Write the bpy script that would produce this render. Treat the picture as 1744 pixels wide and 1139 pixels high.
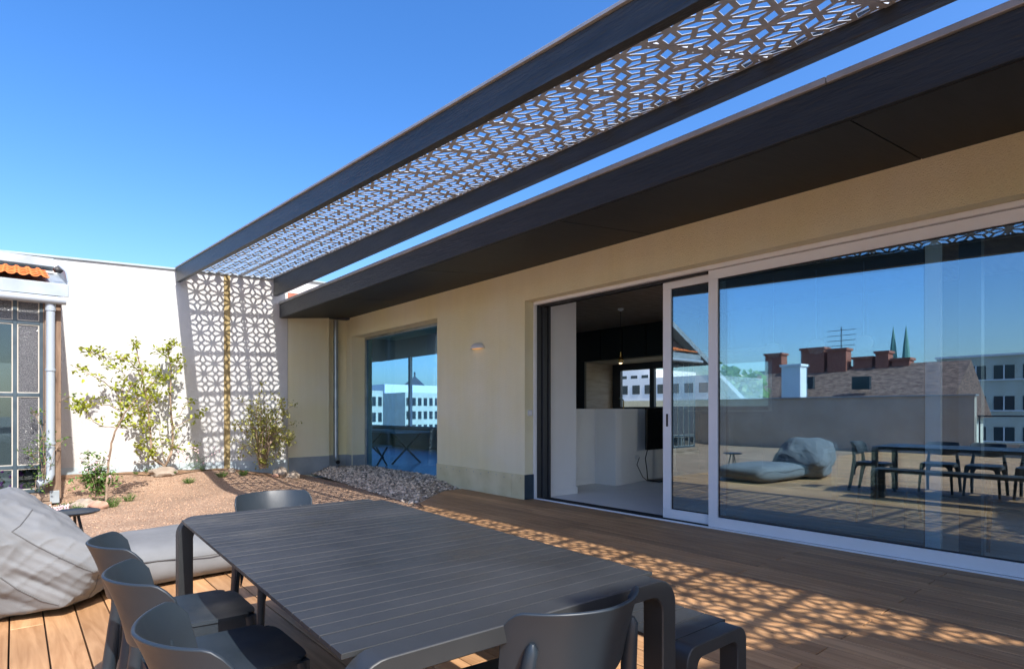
import bpy, math, random
from mathutils import Vector, Matrix, noise
for o in list(bpy.data.objects): bpy.data.objects.remove(o)
S = bpy.context.scene
C = S.collection
R = math.radians
rnd = random.Random(7)

# ---------------------------------------------------------------- camera, sky, sun, exposure
H = 1.2                       # camera height above the deck
YAW = R(40.3)
cam_d = bpy.data.cameras.new('camera'); cam = bpy.data.objects.new('camera', cam_d); C.objects.link(cam)
cam.location = (0, 0, H); cam.rotation_euler = (R(90), 0, -YAW)
cam_d.sensor_width = 36; cam_d.lens = 1000 / 1744 * 36
cam_d.shift_y = 130.5 / 1744; cam_d.clip_start = .05; cam_d.clip_end = 4000
S.camera = cam
SUN_EL, SUN_K = 46.0, .08      # elevation; sideways drift of the light per metre of fall
w = bpy.data.worlds.new('World'); S.world = w; w.use_nodes = True
nt = w.node_tree; bg = nt.nodes['Background']
sky = nt.nodes.new('ShaderNodeTexSky'); sky.sky_type = 'NISHITA'; sky.sun_disc = False
sky.sun_elevation = R(SUN_EL); sky.sun_rotation = R(180); sky.altitude = 50
sky.air_density = 1.0; sky.dust_density = 2.0; sky.ozone_density = 3.0
hsv = nt.nodes.new('ShaderNodeHueSaturation'); hsv.inputs['Saturation'].default_value = 1.33; hsv.inputs['Value'].default_value = .53; hsv.inputs['Hue'].default_value = .508
nt.links.new(sky.outputs[0], hsv.inputs['Color']); nt.links.new(hsv.outputs[0], bg.inputs[0]); bg.inputs[1].default_value = .15
sd = bpy.data.lights.new('sun', 'SUN'); sd.energy = 2.0; sd.angle = R(.5); sd.color = (1, .965, .91)
so = bpy.data.objects.new('sun', sd); C.objects.link(so)
ldir = Vector((SUN_K, 1 / math.tan(R(SUN_EL)), -1))
so.rotation_euler = ldir.to_track_quat('-Z', 'Y').to_euler(); so.location = (0, -10, 20)
S.view_settings.view_transform = 'Standard'; S.view_settings.look = 'None'
S.view_settings.exposure = 1.9; S.view_settings.gamma = 1
S.cycles.max_bounces = 10; S.cycles.transparent_max_bounces = 16

# ---------------------------------------------------------------- helpers
def ray(px, py):
    u = (px - 872) / 1000; a = YAW
    return Vector((math.sin(a) + u * math.cos(a), math.cos(a) - u * math.sin(a), (700 - py) / 1000))
def at(px, py, Y):             # a point seen in that direction at depth Y
    d = ray(px, py); return Vector((0, 0, H)) + d * (Y / d.y)
def atx(px, py, X):
    d = ray(px, py); return Vector((0, 0, H)) + d * (X / d.x)
def mirx(px, py, X, plane=5.47):   # world point at plane X that is met after a reflection in the glass
    d = ray(px, py); t = (2 * plane - X) / d.x; return Vector((X, d.y * t, H + d.z * t))

def tag(o, label=None, cat=None, group=None, kind=None):
    if label: o['label'] = label
    if cat: o['category'] = cat
    if group: o['group'] = group
    if kind: o['kind'] = kind
    return o
def thing(name, label=None, cat=None, loc=(0, 0, 0), rz=0, group=None):
    o = bpy.data.objects.new(name, None); C.objects.link(o); o.location = loc; o.rotation_euler.z = rz
    o.empty_display_size = .1
    return tag(o, label, cat, group)
def copy_tree(o, parent=None):
    c = o.copy(); C.objects.link(c); c.parent = parent
    for ch in [x for x in bpy.data.objects if x.parent == o]: copy_tree(ch, c)
    return c

class MB:
    def __init__(s): s.v = []; s.f = []; s.m = []; s.cur = 0; s.col = []; s.c = None
    def add(s, vs, fs):
        b = len(s.v); s.v += [tuple(v) for v in vs]; s.f += [tuple(b + i for i in f) for f in fs]
        s.m += [s.cur] * len(fs)
        if s.c is not None: s.col += [s.c] * len(fs)
        return s
    def box(s, x0, y0, z0, x1, y1, z1):
        x0, x1 = min(x0, x1), max(x0, x1); y0, y1 = min(y0, y1), max(y0, y1); z0, z1 = min(z0, z1), max(z0, z1)
        return s.add([(x0, y0, z0), (x1, y0, z0), (x1, y1, z0), (x0, y1, z0), (x0, y0, z1), (x1, y0, z1), (x1, y1, z1), (x0, y1, z1)],
                     [(0, 3, 2, 1), (4, 5, 6, 7), (0, 1, 5, 4), (1, 2, 6, 5), (2, 3, 7, 6), (3, 0, 4, 7)])
    def hexa(s, p):             # 8 corners, same order as box
        return s.add(p, [(0, 3, 2, 1), (4, 5, 6, 7), (0, 1, 5, 4), (1, 2, 6, 5), (2, 3, 7, 6), (3, 0, 4, 7)])
    def prism(s, poly, ext):
        n = len(poly); e = Vector(ext); P = [Vector(p) for p in poly]
        return s.add(P + [p + e for p in P], [tuple(range(n))[::-1], tuple(range(n, 2 * n))] + [(i, (i + 1) % n, n + (i + 1) % n, n + i) for i in range(n)])
    def tube(s, pts, rad, n=8, flat=1.0, up=None):
        P = [Vector(p) for p in pts]
        if not hasattr(rad, '__len__'): rad = [rad] * len(P)
        vs = []; last = None
        for i, p in enumerate(P):
            t = (P[min(i + 1, len(P) - 1)] - P[max(i - 1, 0)]).normalized()
            if last is None:
                a = Vector(up) if up else (Vector((0, 0, 1)) if abs(t.z) < .9 else Vector((1, 0, 0)))
            else: a = last
            a = (a - t * a.dot(t)).normalized(); last = a; b = t.cross(a)
            for k in range(n):
                th = 2 * math.pi * k / n
                vs.append(p + a * math.cos(th) * rad[i] * flat + b * math.sin(th) * rad[i])
        fs = [(i * n + k, i * n + (k + 1) % n, (i + 1) * n + (k + 1) % n, (i + 1) * n + k) for i in range(len(P) - 1) for k in range(n)]
        fs += [tuple(range(n))[::-1], tuple((len(P) - 1) * n + k for k in range(n))]
        return s.add(vs, fs)
    def bar(s, pts, sizes, up=(0, 1, 0)):   # rectangular section swept along pts; sizes = (along 'up', across)
        P = [Vector(p) for p in pts]; vs = []
        if not hasattr(sizes[0], '__len__'): sizes = [sizes] * len(P)
        for i, p in enumerate(P):
            t = (P[min(i + 1, len(P) - 1)] - P[max(i - 1, 0)]).normalized()
            a = Vector(up); a = (a - t * a.dot(t)).normalized(); b = t.cross(a); h, wd = sizes[i][0] / 2, sizes[i][1] / 2
            for sx, sy in ((-1, -1), (1, -1), (1, 1), (-1, 1)): vs.append(p + a * h * sx + b * wd * sy)
        fs = [(i * 4 + k, i * 4 + (k + 1) % 4, i * 4 + 4 + (k + 1) % 4, i * 4 + 4 + k) for i in range(len(P) - 1) for k in range(4)]
        n = len(P) - 1; fs += [(3, 2, 1, 0), (n * 4, n * 4 + 1, n * 4 + 2, n * 4 + 3)]
        return s.add(vs, fs)
    def lathe(s, prof, c=(0, 0, 0), n=24):
        vs = []; cx, cy, cz = c
        for r, z in prof:
            for k in range(n):
                th = 2 * math.pi * k / n; vs.append((cx + r * math.cos(th), cy + r * math.sin(th), cz + z))
        fs = [(i * n + k, i * n + (k + 1) % n, (i + 1) * n + (k + 1) % n, (i + 1) * n + k) for i in range(len(prof) - 1) for k in range(n)]
        fs += [tuple(range(n))[::-1], tuple((len(prof) - 1) * n + k for k in range(n))]
        return s.add(vs, fs)
    def shell(s, fn, nu, nv, t):            # fn(u,v) -> point ; thick sheet
        G = [[Vector(fn(i / nu, j / nv)) for j in range(nv + 1)] for i in range(nu + 1)]
        def nrm(i, j):
            a = G[min(i + 1, nu)][j] - G[max(i - 1, 0)][j]; b = G[i][min(j + 1, nv)] - G[i][max(j - 1, 0)]
            c = a.cross(b); return c.normalized() if c.length > 1e-9 else Vector((0, 0, 1))
        vs = []; W = nv + 1
        for sg in (.5, -.5):
            for i in range(nu + 1):
                for j in range(nv + 1): vs.append(G[i][j] + nrm(i, j) * t * sg)
        o = (nu + 1) * W; fs = []
        for i in range(nu):
            for j in range(nv):
                a, b, c, d = i * W + j, (i + 1) * W + j, (i + 1) * W + j + 1, i * W + j + 1
                fs += [(a, b, c, d), (o + d, o + c, o + b, o + a)]
        for i in range(nu):
            fs += [(i * W, o + i * W, o + (i + 1) * W, (i + 1) * W), (i * W + nv, (i + 1) * W + nv, o + (i + 1) * W + nv, o + i * W + nv)]
        for j in range(nv):
            fs += [(j, j + 1, o + j + 1, o + j), (nu * W + j, o + nu * W + j, o + nu * W + j + 1, nu * W + j + 1)]
        return s.add(vs, fs)
    def blob(s, c, r, seed=0, n=2, rough=.15, flat=1):
        import bmesh
        bm = bmesh.new(); bmesh.ops.create_icosphere(bm, subdivisions=n, radius=1)
        c = Vector(c); rr = Vector(r) if hasattr(r, '__len__') else Vector((r, r, r)); vs = []
        for v in bm.verts:
            k = 1 + rough * noise.noise(v.co * 1.7 + Vector((seed * 3.1, seed, 0))) * 2
            vs.append(c + Vector((v.co.x * rr.x, v.co.y * rr.y, v.co.z * rr.z * flat)) * k)
        fs = [tuple(v.index for v in f.verts) for f in bm.faces]; bm.free()
        return s.add(vs, fs)
    def build(s, name, mat, parent=None, smooth=False, bevel=0, world=True, sub=0, weld=False):
        me = bpy.data.meshes.new(name)
        off = parent.matrix_basis.translation.copy() if (parent and world) else Vector((0, 0, 0))
        if parent and parent.parent and world: off = off + parent.parent.matrix_basis.translation
        me.from_pydata([tuple(Vector(v) - off) for v in s.v], [], s.f)
        mats = mat if isinstance(mat, (list, tuple)) else [mat]
        for m in mats: me.materials.append(m)
        if len(mats) > 1: me.polygons.foreach_set('material_index', s.m)
        if s.col:
            at_ = me.attributes.new('tone', 'FLOAT', 'FACE'); at_.data.foreach_set('value', s.col)
        if smooth: me.polygons.foreach_set('use_smooth', [True] * len(me.polygons))
        me.update()
        o = bpy.data.objects.new(name, me); C.objects.link(o)
        if parent: o.parent = parent
        if weld: 
            md = o.modifiers.new('weld', 'WELD'); md.merge_threshold = .0004
        if sub:
            md = o.modifiers.new('sub', 'SUBSURF'); md.levels = sub; md.render_levels = sub
        if bevel:
            md = o.modifiers.new('bevel', 'BEVEL'); md.width = bevel; md.segments = 2; md.limit_method = 'ANGLE'; md.angle_limit = R(40)
            if not smooth: md.harden_normals = False
        if smooth:
            try:
                me.set_sharp_from_angle(angle=R(42))
            except Exception: pass
        return o

# ---------------------------------------------------------------- materials
def mat(name, col, rough=.6, col2=None, scale=3.0, detail=6, bump=0, bscale=40, metal=0, spec=.5, stretch=(1, 1, 1), lo=.35, hi=.65, tone=0, space='Object', bdist=.01, coat=0, rvar=0, streak=0):
    m = bpy.data.materials.new(name); m.use_nodes = True; n = m.node_tree; L = n.links; b = n.nodes['Principled BSDF']
    b.inputs['Roughness'].default_value = rough; b.inputs['Metallic'].default_value = metal
    b.inputs['Specular IOR Level'].default_value = spec; b.inputs['Coat Weight'].default_value = coat
    tc = n.nodes.new('ShaderNodeTexCoord'); mp = n.nodes.new('ShaderNodeMapping'); mp.inputs['Scale'].default_value = stretch
    L.new(tc.outputs[space], mp.inputs[0]); out = None
    if col2:
        nz = n.nodes.new('ShaderNodeTexNoise'); nz.inputs['Scale'].default_value = scale; nz.inputs['Detail'].default_value = detail
        cr = n.nodes.new('ShaderNodeValToRGB'); cr.color_ramp.elements[0].position = lo; cr.color_ramp.elements[1].position = hi
        cr.color_ramp.elements[0].color = (*col, 1); cr.color_ramp.elements[1].color = (*col2, 1)
        L.new(mp.outputs[0], nz.inputs[0]); L.new(nz.outputs[0], cr.inputs[0]); out = cr.outputs[0]
    if rvar:
        nr = n.nodes.new('ShaderNodeTexNoise'); nr.inputs['Scale'].default_value = 5; nr.inputs['Detail'].default_value = 12; L.new(mp.outputs[0], nr.inputs[0])
        rr = n.nodes.new('ShaderNodeMapRange'); rr.inputs[1].default_value = .3; rr.inputs[2].default_value = .7; rr.inputs[3].default_value = rough - rvar / 2; rr.inputs[4].default_value = rough + rvar
        L.new(nr.outputs[0], rr.inputs[0]); L.new(rr.outputs[0], b.inputs['Roughness'])
    if tone:
        at_ = n.nodes.new('ShaderNodeAttribute'); at_.attribute_name = 'tone'
        mr = n.nodes.new('ShaderNodeMapRange'); mr.inputs[3].default_value = 1 - tone; mr.inputs[4].default_value = 1 + tone
        L.new(at_.outputs['Fac'], mr.inputs[0])
        mx = n.nodes.new('ShaderNodeVectorMath'); mx.operation = 'SCALE'
        if out: L.new(out, mx.inputs[0])
        else: mx.inputs[0].default_value = col
        L.new(mr.outputs[0], mx.inputs['Scale']); out = mx.outputs[0]
    if streak:
        m3 = n.nodes.new('ShaderNodeMapping'); m3.inputs['Scale'].default_value = (5, 5, .35); L.new(tc.outputs[space], m3.inputs[0])
        n3 = n.nodes.new('ShaderNodeTexNoise'); n3.inputs['Scale'].default_value = 1.6; n3.inputs['Detail'].default_value = 9; L.new(m3.outputs[0], n3.inputs[0])
        r3 = n.nodes.new('ShaderNodeMapRange'); r3.inputs[1].default_value = .35; r3.inputs[2].default_value = .65; r3.inputs[3].default_value = 1 - streak; r3.inputs[4].default_value = 1
        x3 = n.nodes.new('ShaderNodeVectorMath'); x3.operation = 'SCALE'; L.new(n3.outputs[0], r3.inputs[0]); L.new(out, x3.inputs[0]); L.new(r3.outputs[0], x3.inputs['Scale']); out = x3.outputs[0]
    if out: L.new(out, b.inputs['Base Color'])
    else: b.inputs['Base Color'].default_value = (*col, 1)
    if bump:
        nb = n.nodes.new('ShaderNodeTexNoise'); nb.inputs['Scale'].default_value = bscale; nb.inputs['Detail'].default_value = 4
        bp = n.nodes.new('ShaderNodeBump'); bp.inputs['Strength'].default_value = bump; bp.inputs['Distance'].default_value = bdist
        L.new(mp.outputs[0], nb.inputs[0]); L.new(nb.outputs[0], bp.inputs['Height']); L.new(bp.outputs[0], b.inputs['Normal'])
    return m
def wood_mat(name, c1, c2, axis='Y', rough=.55, tone=.18, dirt=None, gscale=1.0):
    m = bpy.data.materials.new(name); m.use_nodes = True; n = m.node_tree; L = n.links; b = n.nodes['Principled BSDF']
    tc = n.nodes.new('ShaderNodeTexCoord'); mp = n.nodes.new('ShaderNodeMapping')
    mp.inputs['Scale'].default_value = (14 * gscale, 1.1 * gscale, 14 * gscale) if axis == 'Y' else (1.1 * gscale, 14 * gscale, 14 * gscale) if axis == 'X' else (14 * gscale, 14 * gscale, 1.1 * gscale)
    at_ = n.nodes.new('ShaderNodeAttribute'); at_.attribute_name = 'tone'
    off = n.nodes.new('ShaderNodeVectorMath'); off.operation = 'SCALE'; off.inputs[0].default_value = (37, 51, 23); L.new(at_.outputs['Fac'], off.inputs['Scale'])
    ad = n.nodes.new('ShaderNodeVectorMath'); ad.operation = 'ADD'; L.new(tc.outputs['Object'], ad.inputs[0]); L.new(off.outputs[0], ad.inputs[1])
    L.new(ad.outputs[0], mp.inputs[0])
    nz = n.nodes.new('ShaderNodeTexNoise'); nz.inputs['Scale'].default_value = 1.3; nz.inputs['Detail'].default_value = 8; nz.inputs['Distortion'].default_value = 1.6
    L.new(mp.outputs[0], nz.inputs[0])
    cr = n.nodes.new('ShaderNodeValToRGB'); cr.color_ramp.elements[0].position = .32; cr.color_ramp.elements[1].position = .68
    cr.color_ramp.elements[0].color = (*c2, 1); cr.color_ramp.elements[1].color = (*c1, 1); L.new(nz.outputs[0], cr.inputs[0])
    mr = n.nodes.new('ShaderNodeMapRange'); mr.inputs[3].default_value = 1 - tone; mr.inputs[4].default_value = 1 + tone; L.new(at_.outputs['Fac'], mr.inputs[0])
    mx = n.nodes.new('ShaderNodeVectorMath'); mx.operation = 'SCALE'; L.new(cr.outputs[0], mx.inputs[0]); L.new(mr.outputs[0], mx.inputs['Scale'])
    n2 = n.nodes.new('ShaderNodeTexNoise'); n2.inputs['Scale'].default_value = 1.1; n2.inputs['Detail'].default_value = 5; L.new(tc.outputs['Object'], n2.inputs[0])
    m2 = n.nodes.new('ShaderNodeMapRange'); m2.inputs[1].default_value = .3; m2.inputs[2].default_value = .7; m2.inputs[3].default_value = .8; m2.inputs[4].default_value = 1.12; L.new(n2.outputs[0], m2.inputs[0])
    mz = n.nodes.new('ShaderNodeVectorMath'); mz.operation = 'SCALE'; L.new(mx.outputs[0], mz.inputs[0]); L.new(m2.outputs[0], mz.inputs['Scale'])
    L.new(mz.outputs[0], b.inputs['Base Color'])
    b.inputs['Roughness'].default_value = rough
    bp = n.nodes.new('ShaderNodeBump'); bp.inputs['Strength'].default_value = .25; bp.inputs['Distance'].default_value = .004
    L.new(nz.outputs[0], bp.inputs['Height']); L.new(bp.outputs[0], b.inputs['Normal'])
    return m
def glass_mat(name, tint=(.75, .87, .92), refl=.5, rough=0.0, rcol=(.64, .85, 1)):
    m = bpy.data.materials.new(name); m.use_nodes = True; n = m.node_tree; L = n.links
    n.nodes.remove(n.nodes['Principled BSDF']); out = n.nodes['Material Output']
    tr = n.nodes.new('ShaderNodeBsdfTransparent'); tr.inputs[0].default_value = (*tint, 1)
    gl = n.nodes.new('ShaderNodeBsdfGlossy'); gl.inputs['Roughness'].default_value = rough; gl.inputs[0].default_value = (*rcol, 1)
    fr = n.nodes.new('ShaderNodeFresnel'); geo = n.nodes.new('ShaderNodeNewGeometry'); im = n.nodes.new('ShaderNodeMapRange')
    im.inputs[3].default_value = 1.5; im.inputs[4].default_value = 1 / 1.5; L.new(geo.outputs['Backfacing'], im.inputs[0]); L.new(im.outputs[0], fr.inputs[0])
    mr = n.nodes.new('ShaderNodeMapRange'); mr.inputs[1].default_value = .04; mr.inputs[2].default_value = 1; mr.inputs[3].default_value = refl; mr.inputs[4].default_value = 1
    L.new(fr.outputs[0], mr.inputs[0])
    mx = n.nodes.new('ShaderNodeMixShader'); L.new(mr.outputs[0], mx.inputs[0]); L.new(tr.outputs[0], mx.inputs[1]); L.new(gl.outputs[0], mx.inputs[2])
    L.new(mx.outputs[0], out.inputs[0]); return m
def leaf_mat(name, c1, c2):
    m = mat(name, c1, .5, c2, scale=9, detail=2, tone=.3); n = m.node_tree; b = n.nodes['Principled BSDF']
    tl = n.nodes.new('ShaderNodeBsdfTranslucent'); mx = n.nodes.new('ShaderNodeMixShader'); mx.inputs[0].default_value = .35
    src = b.inputs['Base Color'].links[0].from_socket; n.links.new(src, tl.inputs[0])
    n.links.new(b.outputs[0], mx.inputs[1]); n.links.new(tl.outputs[0], mx.inputs[2]); n.links.new(mx.outputs[0], n.nodes['Material Output'].inputs[0])
    return m
def stone_mat(name, cols, scale, bump=.6, bdist=.02):
    m = bpy.data.materials.new(name); m.use_nodes = True; n = m.node_tree; L = n.links; b = n.nodes['Principled BSDF']
    tc = n.nodes.new('ShaderNodeTexCoord'); vo = n.nodes.new('ShaderNodeTexVoronoi'); vo.inputs['Scale'].default_value = scale
    L.new(tc.outputs['Object'], vo.inputs[0])
    sp = n.nodes.new('ShaderNodeSeparateColor'); L.new(vo.outputs['Color'], sp.inputs[0])
    cr = n.nodes.new('ShaderNodeValToRGB'); e = cr.color_ramp.elements; e[0].color = (*cols[0], 1); e[1].color = (*cols[-1], 1)
    for i, c in enumerate(cols[1:-1]): x = e.new((i + 1) / (len(cols) - 1)); x.color = (*c, 1)
    L.new(sp.outputs[0], cr.inputs[0])
    nz = n.nodes.new('ShaderNodeTexNoise'); nz.inputs['Scale'].default_value = 1.4; nz.inputs['Detail'].default_value = 6; L.new(tc.outputs['Object'], nz.inputs[0])
    mr = n.nodes.new('ShaderNodeMapRange'); mr.inputs[1].default_value = .3; mr.inputs[2].default_value = .7; mr.inputs[3].default_value = .75; mr.inputs[4].default_value = 1.15; L.new(nz.outputs[0], mr.inputs[0])
    mx = n.nodes.new('ShaderNodeVectorMath'); mx.operation = 'SCALE'; L.new(cr.outputs[0], mx.inputs[0]); L.new(mr.outputs[0], mx.inputs['Scale'])
    L.new(mx.outputs[0], b.inputs['Base Color']); b.inputs['Roughness'].default_value = .85
    bp = n.nodes.new('ShaderNodeBump'); bp.inputs['Strength'].default_value = bump; bp.inputs['Distance'].default_value = bdist; bp.invert = True
    L.new(vo.outputs['Distance'], bp.inputs['Height']); L.new(bp.outputs[0], b.inputs['Normal'])
    return m

M = {}
M['deck'] = wood_mat('deck wood', (.55, .31, .15), (.375, .19, .08), 'Y', .62, .2)
M['render'] = mat('cream render', (.87, .80, .51), .9, (.89, .84, .62), scale=1.1, bump=1, bscale=95, bdist=.014, streak=.035)
M['white_render'] = mat('white render', (.55, .54, .52), .85, (.60, .59, .57), scale=1.1, bump=.5, bscale=45, bdist=.012, stretch=(1, 1, 2.2), streak=.05)
M['soffit'] = mat('black soffit board', (.006, .009, .013), .6, (.011, .015, .020), scale=2, detail=8, bump=.35, bscale=9, bdist=.006, stretch=(.8, 6, 6))
M['black_board'] = mat('anthracite board', (.015, .021, .028), .45, (.026, .033, .041), scale=2, detail=8, bump=.8, bscale=9, bdist=.01, stretch=(6, .8, 6))
M['beam'] = mat('anthracite painted timber', (.020, .025, .030), .45, (.034, .040, .046), scale=2.4, detail=8, bump=.8, bscale=10, bdist=.01, stretch=(6, .8, 6))
M['cap'] = mat('weathered zinc cap', (.34, .36, .38), .5, (.44, .46, .48), scale=4, metal=.3)
M['lattice'] = mat('grey lattice', (.42, .47, .55), .6, (.47, .52, .60), scale=8)
M['zinc'] = mat('zinc', (.30, .34, .36), .38, (.42, .46, .48), scale=5, metal=.75, bump=.1, bscale=5)
M['greymetal'] = mat('grey sheet metal', (.27, .31, .33), .45, (.36, .40, .42), scale=3, metal=.2)
M['alu'] = mat('silver aluminium', (.82, .83, .85), .4, (.86, .87, .89), scale=3, metal=0)
M['darkalu'] = mat('dark aluminium', (.055, .06, .068), .35, metal=.3)
M['track'] = mat('black track', (.012, .012, .014), .5)
M['glass'] = glass_mat('coated glass', (.80, .90, .93), .28)
M['winglass'] = glass_mat('blue window glass', (.52, .74, .90), .05)
M['clearglass'] = glass_mat('clear glass', (.95, .97, .96), .05)
M['furn'] = mat('anthracite powder coat', (.023, .025, .027), .42, (.034, .036, .038), scale=2.2, detail=10, bump=.12, bscale=260, bdist=.001, rvar=.22)
M['plastic'] = mat('grey chair plastic', (.016, .024, .033), .40, (.023, .032, .042), scale=3, detail=9, bump=.06, bscale=500, bdist=.001, rvar=.2)
M['foot'] = mat('black foot', (.015, .015, .015), .6)
M['fabric'] = mat('light grey fabric', (.150, .155, .160), .95, (.18, .185, .19), scale=5, bump=.35, bscale=420, bdist=.002)
M['seam'] = mat('grey seam', (.10, .10, .10), .9)
M['gravel'] = stone_mat('tan gravel', [(.18, .10, .06), (.33, .20, .125), (.47, .33, .23), (.26, .16, .10), (.38, .24, .155)], 75, .5, .012)
M['pea'] = stone_mat('grey pebbles', [(.26, .20, .15), (.52, .41, .31), (.70, .58, .46), (.38, .30, .23), (.60, .49, .38)], 32, .9, .03)
M['soil'] = mat('soil', (.16, .085, .045), .95, (.30, .18, .10), scale=7, detail=10, bump=.8, bscale=30, bdist=.02)
M['stone'] = mat('field stone', (.27, .21, .16), .85, (.40, .33, .26), scale=7, detail=8, bump=.5, bscale=18, bdist=.01)
M['redstone'] = mat('reddish stone', (.36, .20, .14), .85, (.45, .28, .2), scale=7, bump=.4, bscale=18)
M['bark'] = mat('bark', (.22, .15, .10), .9, (.36, .26, .18), scale=12, bump=.5, bscale=60)
M['leaf'] = leaf_mat('spring leaf', (.26, .31, .02), (.42, .44, .05))
M['leaf2'] = leaf_mat('bush leaf', (.30, .31, .05), (.50, .47, .14))
M['leafdk'] = leaf_mat('herb leaf', (.07, .16, .03), (.18, .30, .06))
M['pink'] = mat('pink petals', (.65, .42, .45), .6, (.75, .6, .6), scale=20)
M['magenta'] = mat('magenta petals', (.42, .05, .35), .6)
M['oldwood'] = mat('weathered wood', (.14, .085, .055), .8, (.27, .18, .12), scale=4, detail=8, bump=.4, bscale=20, stretch=(5, 5, .7))
M['beamwood'] = mat('weathered sill timber', (.18, .12, .08), .85, (.34, .25, .18), scale=4, detail=8, bump=.4, bscale=20, stretch=(.7, 5, 5))
M['tile'] = mat('orange clay tile', (.72, .17, .04), .6, (.85, .25, .07), scale=9)
M['steel'] = mat('blue grey steel', (.03, .052, .07), .45, (.05, .08, .10), scale=6)
M['putty'] = mat('glazing putty', (.45, .42, .36), .7)
M['pvc'] = mat('grey plastic pipe', (.33, .37, .41), .35)
M['whitepaint'] = mat('white paint', (.83, .83, .83), .6, (.86, .86, .86), scale=2)
M['switch'] = mat('white plastic', (.7, .7, .7), .35)
M['intfloor'] = mat('grey screed floor', (.68, .69, .71), .35, (.74, .75, .76), scale=2, detail=8)
M['intblack'] = mat('black cabinet front', (.008, .008, .009), .4)
M['intceil'] = mat('brown timber ceiling', (.22, .15, .10), .7, (.32, .23, .16), scale=3, stretch=(1, 5, 1))
M['intwood'] = mat('pale plywood', (.38, .30, .21), .6, (.46, .37, .27), scale=3, stretch=(1, 1, 6))
M['screen'] = mat('black screen', (.006, .006, .007), .15)
M['brass'] = mat('brass', (.5, .33, .12), .25, metal=1)
M['brownwood'] = mat('brown chair wood', (.19, .085, .04), .45, (.27, .13, .07), scale=5, stretch=(4, 4, 1))
M['plinth'] = mat('sand painted plinth', (.62, .55, .32), .7, (.74, .67, .44), scale=3, detail=9, bump=.4, bscale=8, bdist=.012)
M['navy'] = mat('blue black flashing', (.02, .045, .075), .35, (.03, .06, .09), scale=6)
M['membrane'] = mat('pale membrane', (.40, .47, .50), .5, (.50, .57, .60), scale=5, bump=.3, bscale=8)
M['strip'] = mat('ochre timber strip', (.20, .14, .05), .8, (.42, .32, .15), scale=7, detail=6, stretch=(3, 3, .9))
M['brick'] = mat('red brick', (.28, .09, .055), .8, (.38, .14, .09), scale=12)
M['browntile'] = mat('brown roof tile', (.13, .07, .05), .7, (.30, .18, .13), scale=3, detail=12, bump=1, bscale=9, bdist=.08, stretch=(1, 1, 3))
M['parapet'] = mat('taupe render', (.40, .35, .28), .9, (.46, .41, .34), scale=1.5)
M['office'] = mat('pale office concrete', (.60, .57, .45), .8, (.68, .66, .55), scale=.6)
M['offwin'] = mat('office glazing', (.03, .045, .055), .15)
M['asphalt'] = mat('city ground', (.10, .10, .10), .9, (.16, .16, .15), scale=.05)
M['greenroof'] = mat('green copper', (.12, .26, .21), .6)
M['darkroof'] = mat('slate roof', (.05, .06, .075), .6, (.08, .09, .11), scale=2)

def glow(name, col, s):
    m = bpy.data.materials.new(name); m.use_nodes = True; b = m.node_tree.nodes['Principled BSDF']
    b.inputs['Base Color'].default_value = (*col, 1); b.inputs['Emission Color'].default_value = (*col, 1); b.inputs['Emission Strength'].default_value = s; return m
M['warmglow'] = glow('warm lamp glow', (1, .55, .22), .12); M['bulbglow'] = glow('bulb glow', (1, .72, .4), .8)
# ================================================================ THE SETTING
# city ground far below, and the deck
g = MB(); g.add([(-2500, -2500, -18), (2500, -2500, -18), (2500, 2500, -18), (-2500, 2500, -18)], [(0, 1, 2, 3)])
tag(g.build('ground', M['asphalt']), kind='structure')

# roof slab under the terrace (closed body of the building the terrace lies on)
g = MB(); g.box(-9.0, -9, -17.9, 11.4, 13.6, -.16)
tag(g.build('terrace_base', M['parapet']), kind='structure')

def deck_far(x):               # where the boards stop
    if x < 4.0: return 6.35
    if x < 4.95: return 6.67 + (x - 4.06) * .85
    return 7.44
deck = MB(); x = 5.448; bw = .152; i = 0
while x - bw > -8.6:
    x0, x1 = x - bw + .007, x
    far = deck_far((x0 + x1) / 2)
    if x0 > 5.28: far = 5.975
    cuts = []
    y = 1.24 if i % 2 else 2.24
    if i == 0: y = 1.6
    yy = y
    while yy > -7: cuts.append(yy); yy -= 2.0 if i % 4 < 2 else 2.4
    yy = y + (3.0 if i % 3 else 4.2)
    while yy < far - .6: cuts.append(yy); yy += 2.6
    cuts = sorted(cuts); a = -8.4
    for cpt in cuts + [far]:
        b_ = cpt - .003; deck.c = rnd.random(); z = rnd.uniform(-.0015, .0015)
        y0, y1 = a + .003, b_
        if y1 - y0 > .05:
            if cpt == far and 4.0 <= (x0 + x1) / 2 < 5.28:   # bevelled end
                f0, f1 = deck_far(x0), deck_far(x1)
                deck.hexa([(x0, y0, -.03), (x1, y0, -.03), (x1, f1, -.03), (x0, f0, -.03), (x0, y0, z), (x1, y0, z), (x1, f1, z), (x0, f0, z)])
            else: deck.box(x0, y0, -.03, x1, y1, z)
        a = cpt
    x -= bw; i += 1
dk = tag(deck.build('deck', M['deck'], bevel=.003), kind='structure')
g = MB(); g.box(-8.7, -8.5, -.14, 5.44, 6.3, -.08); tag(g.build('deck_underlay', M['track']), kind='structure')

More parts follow.
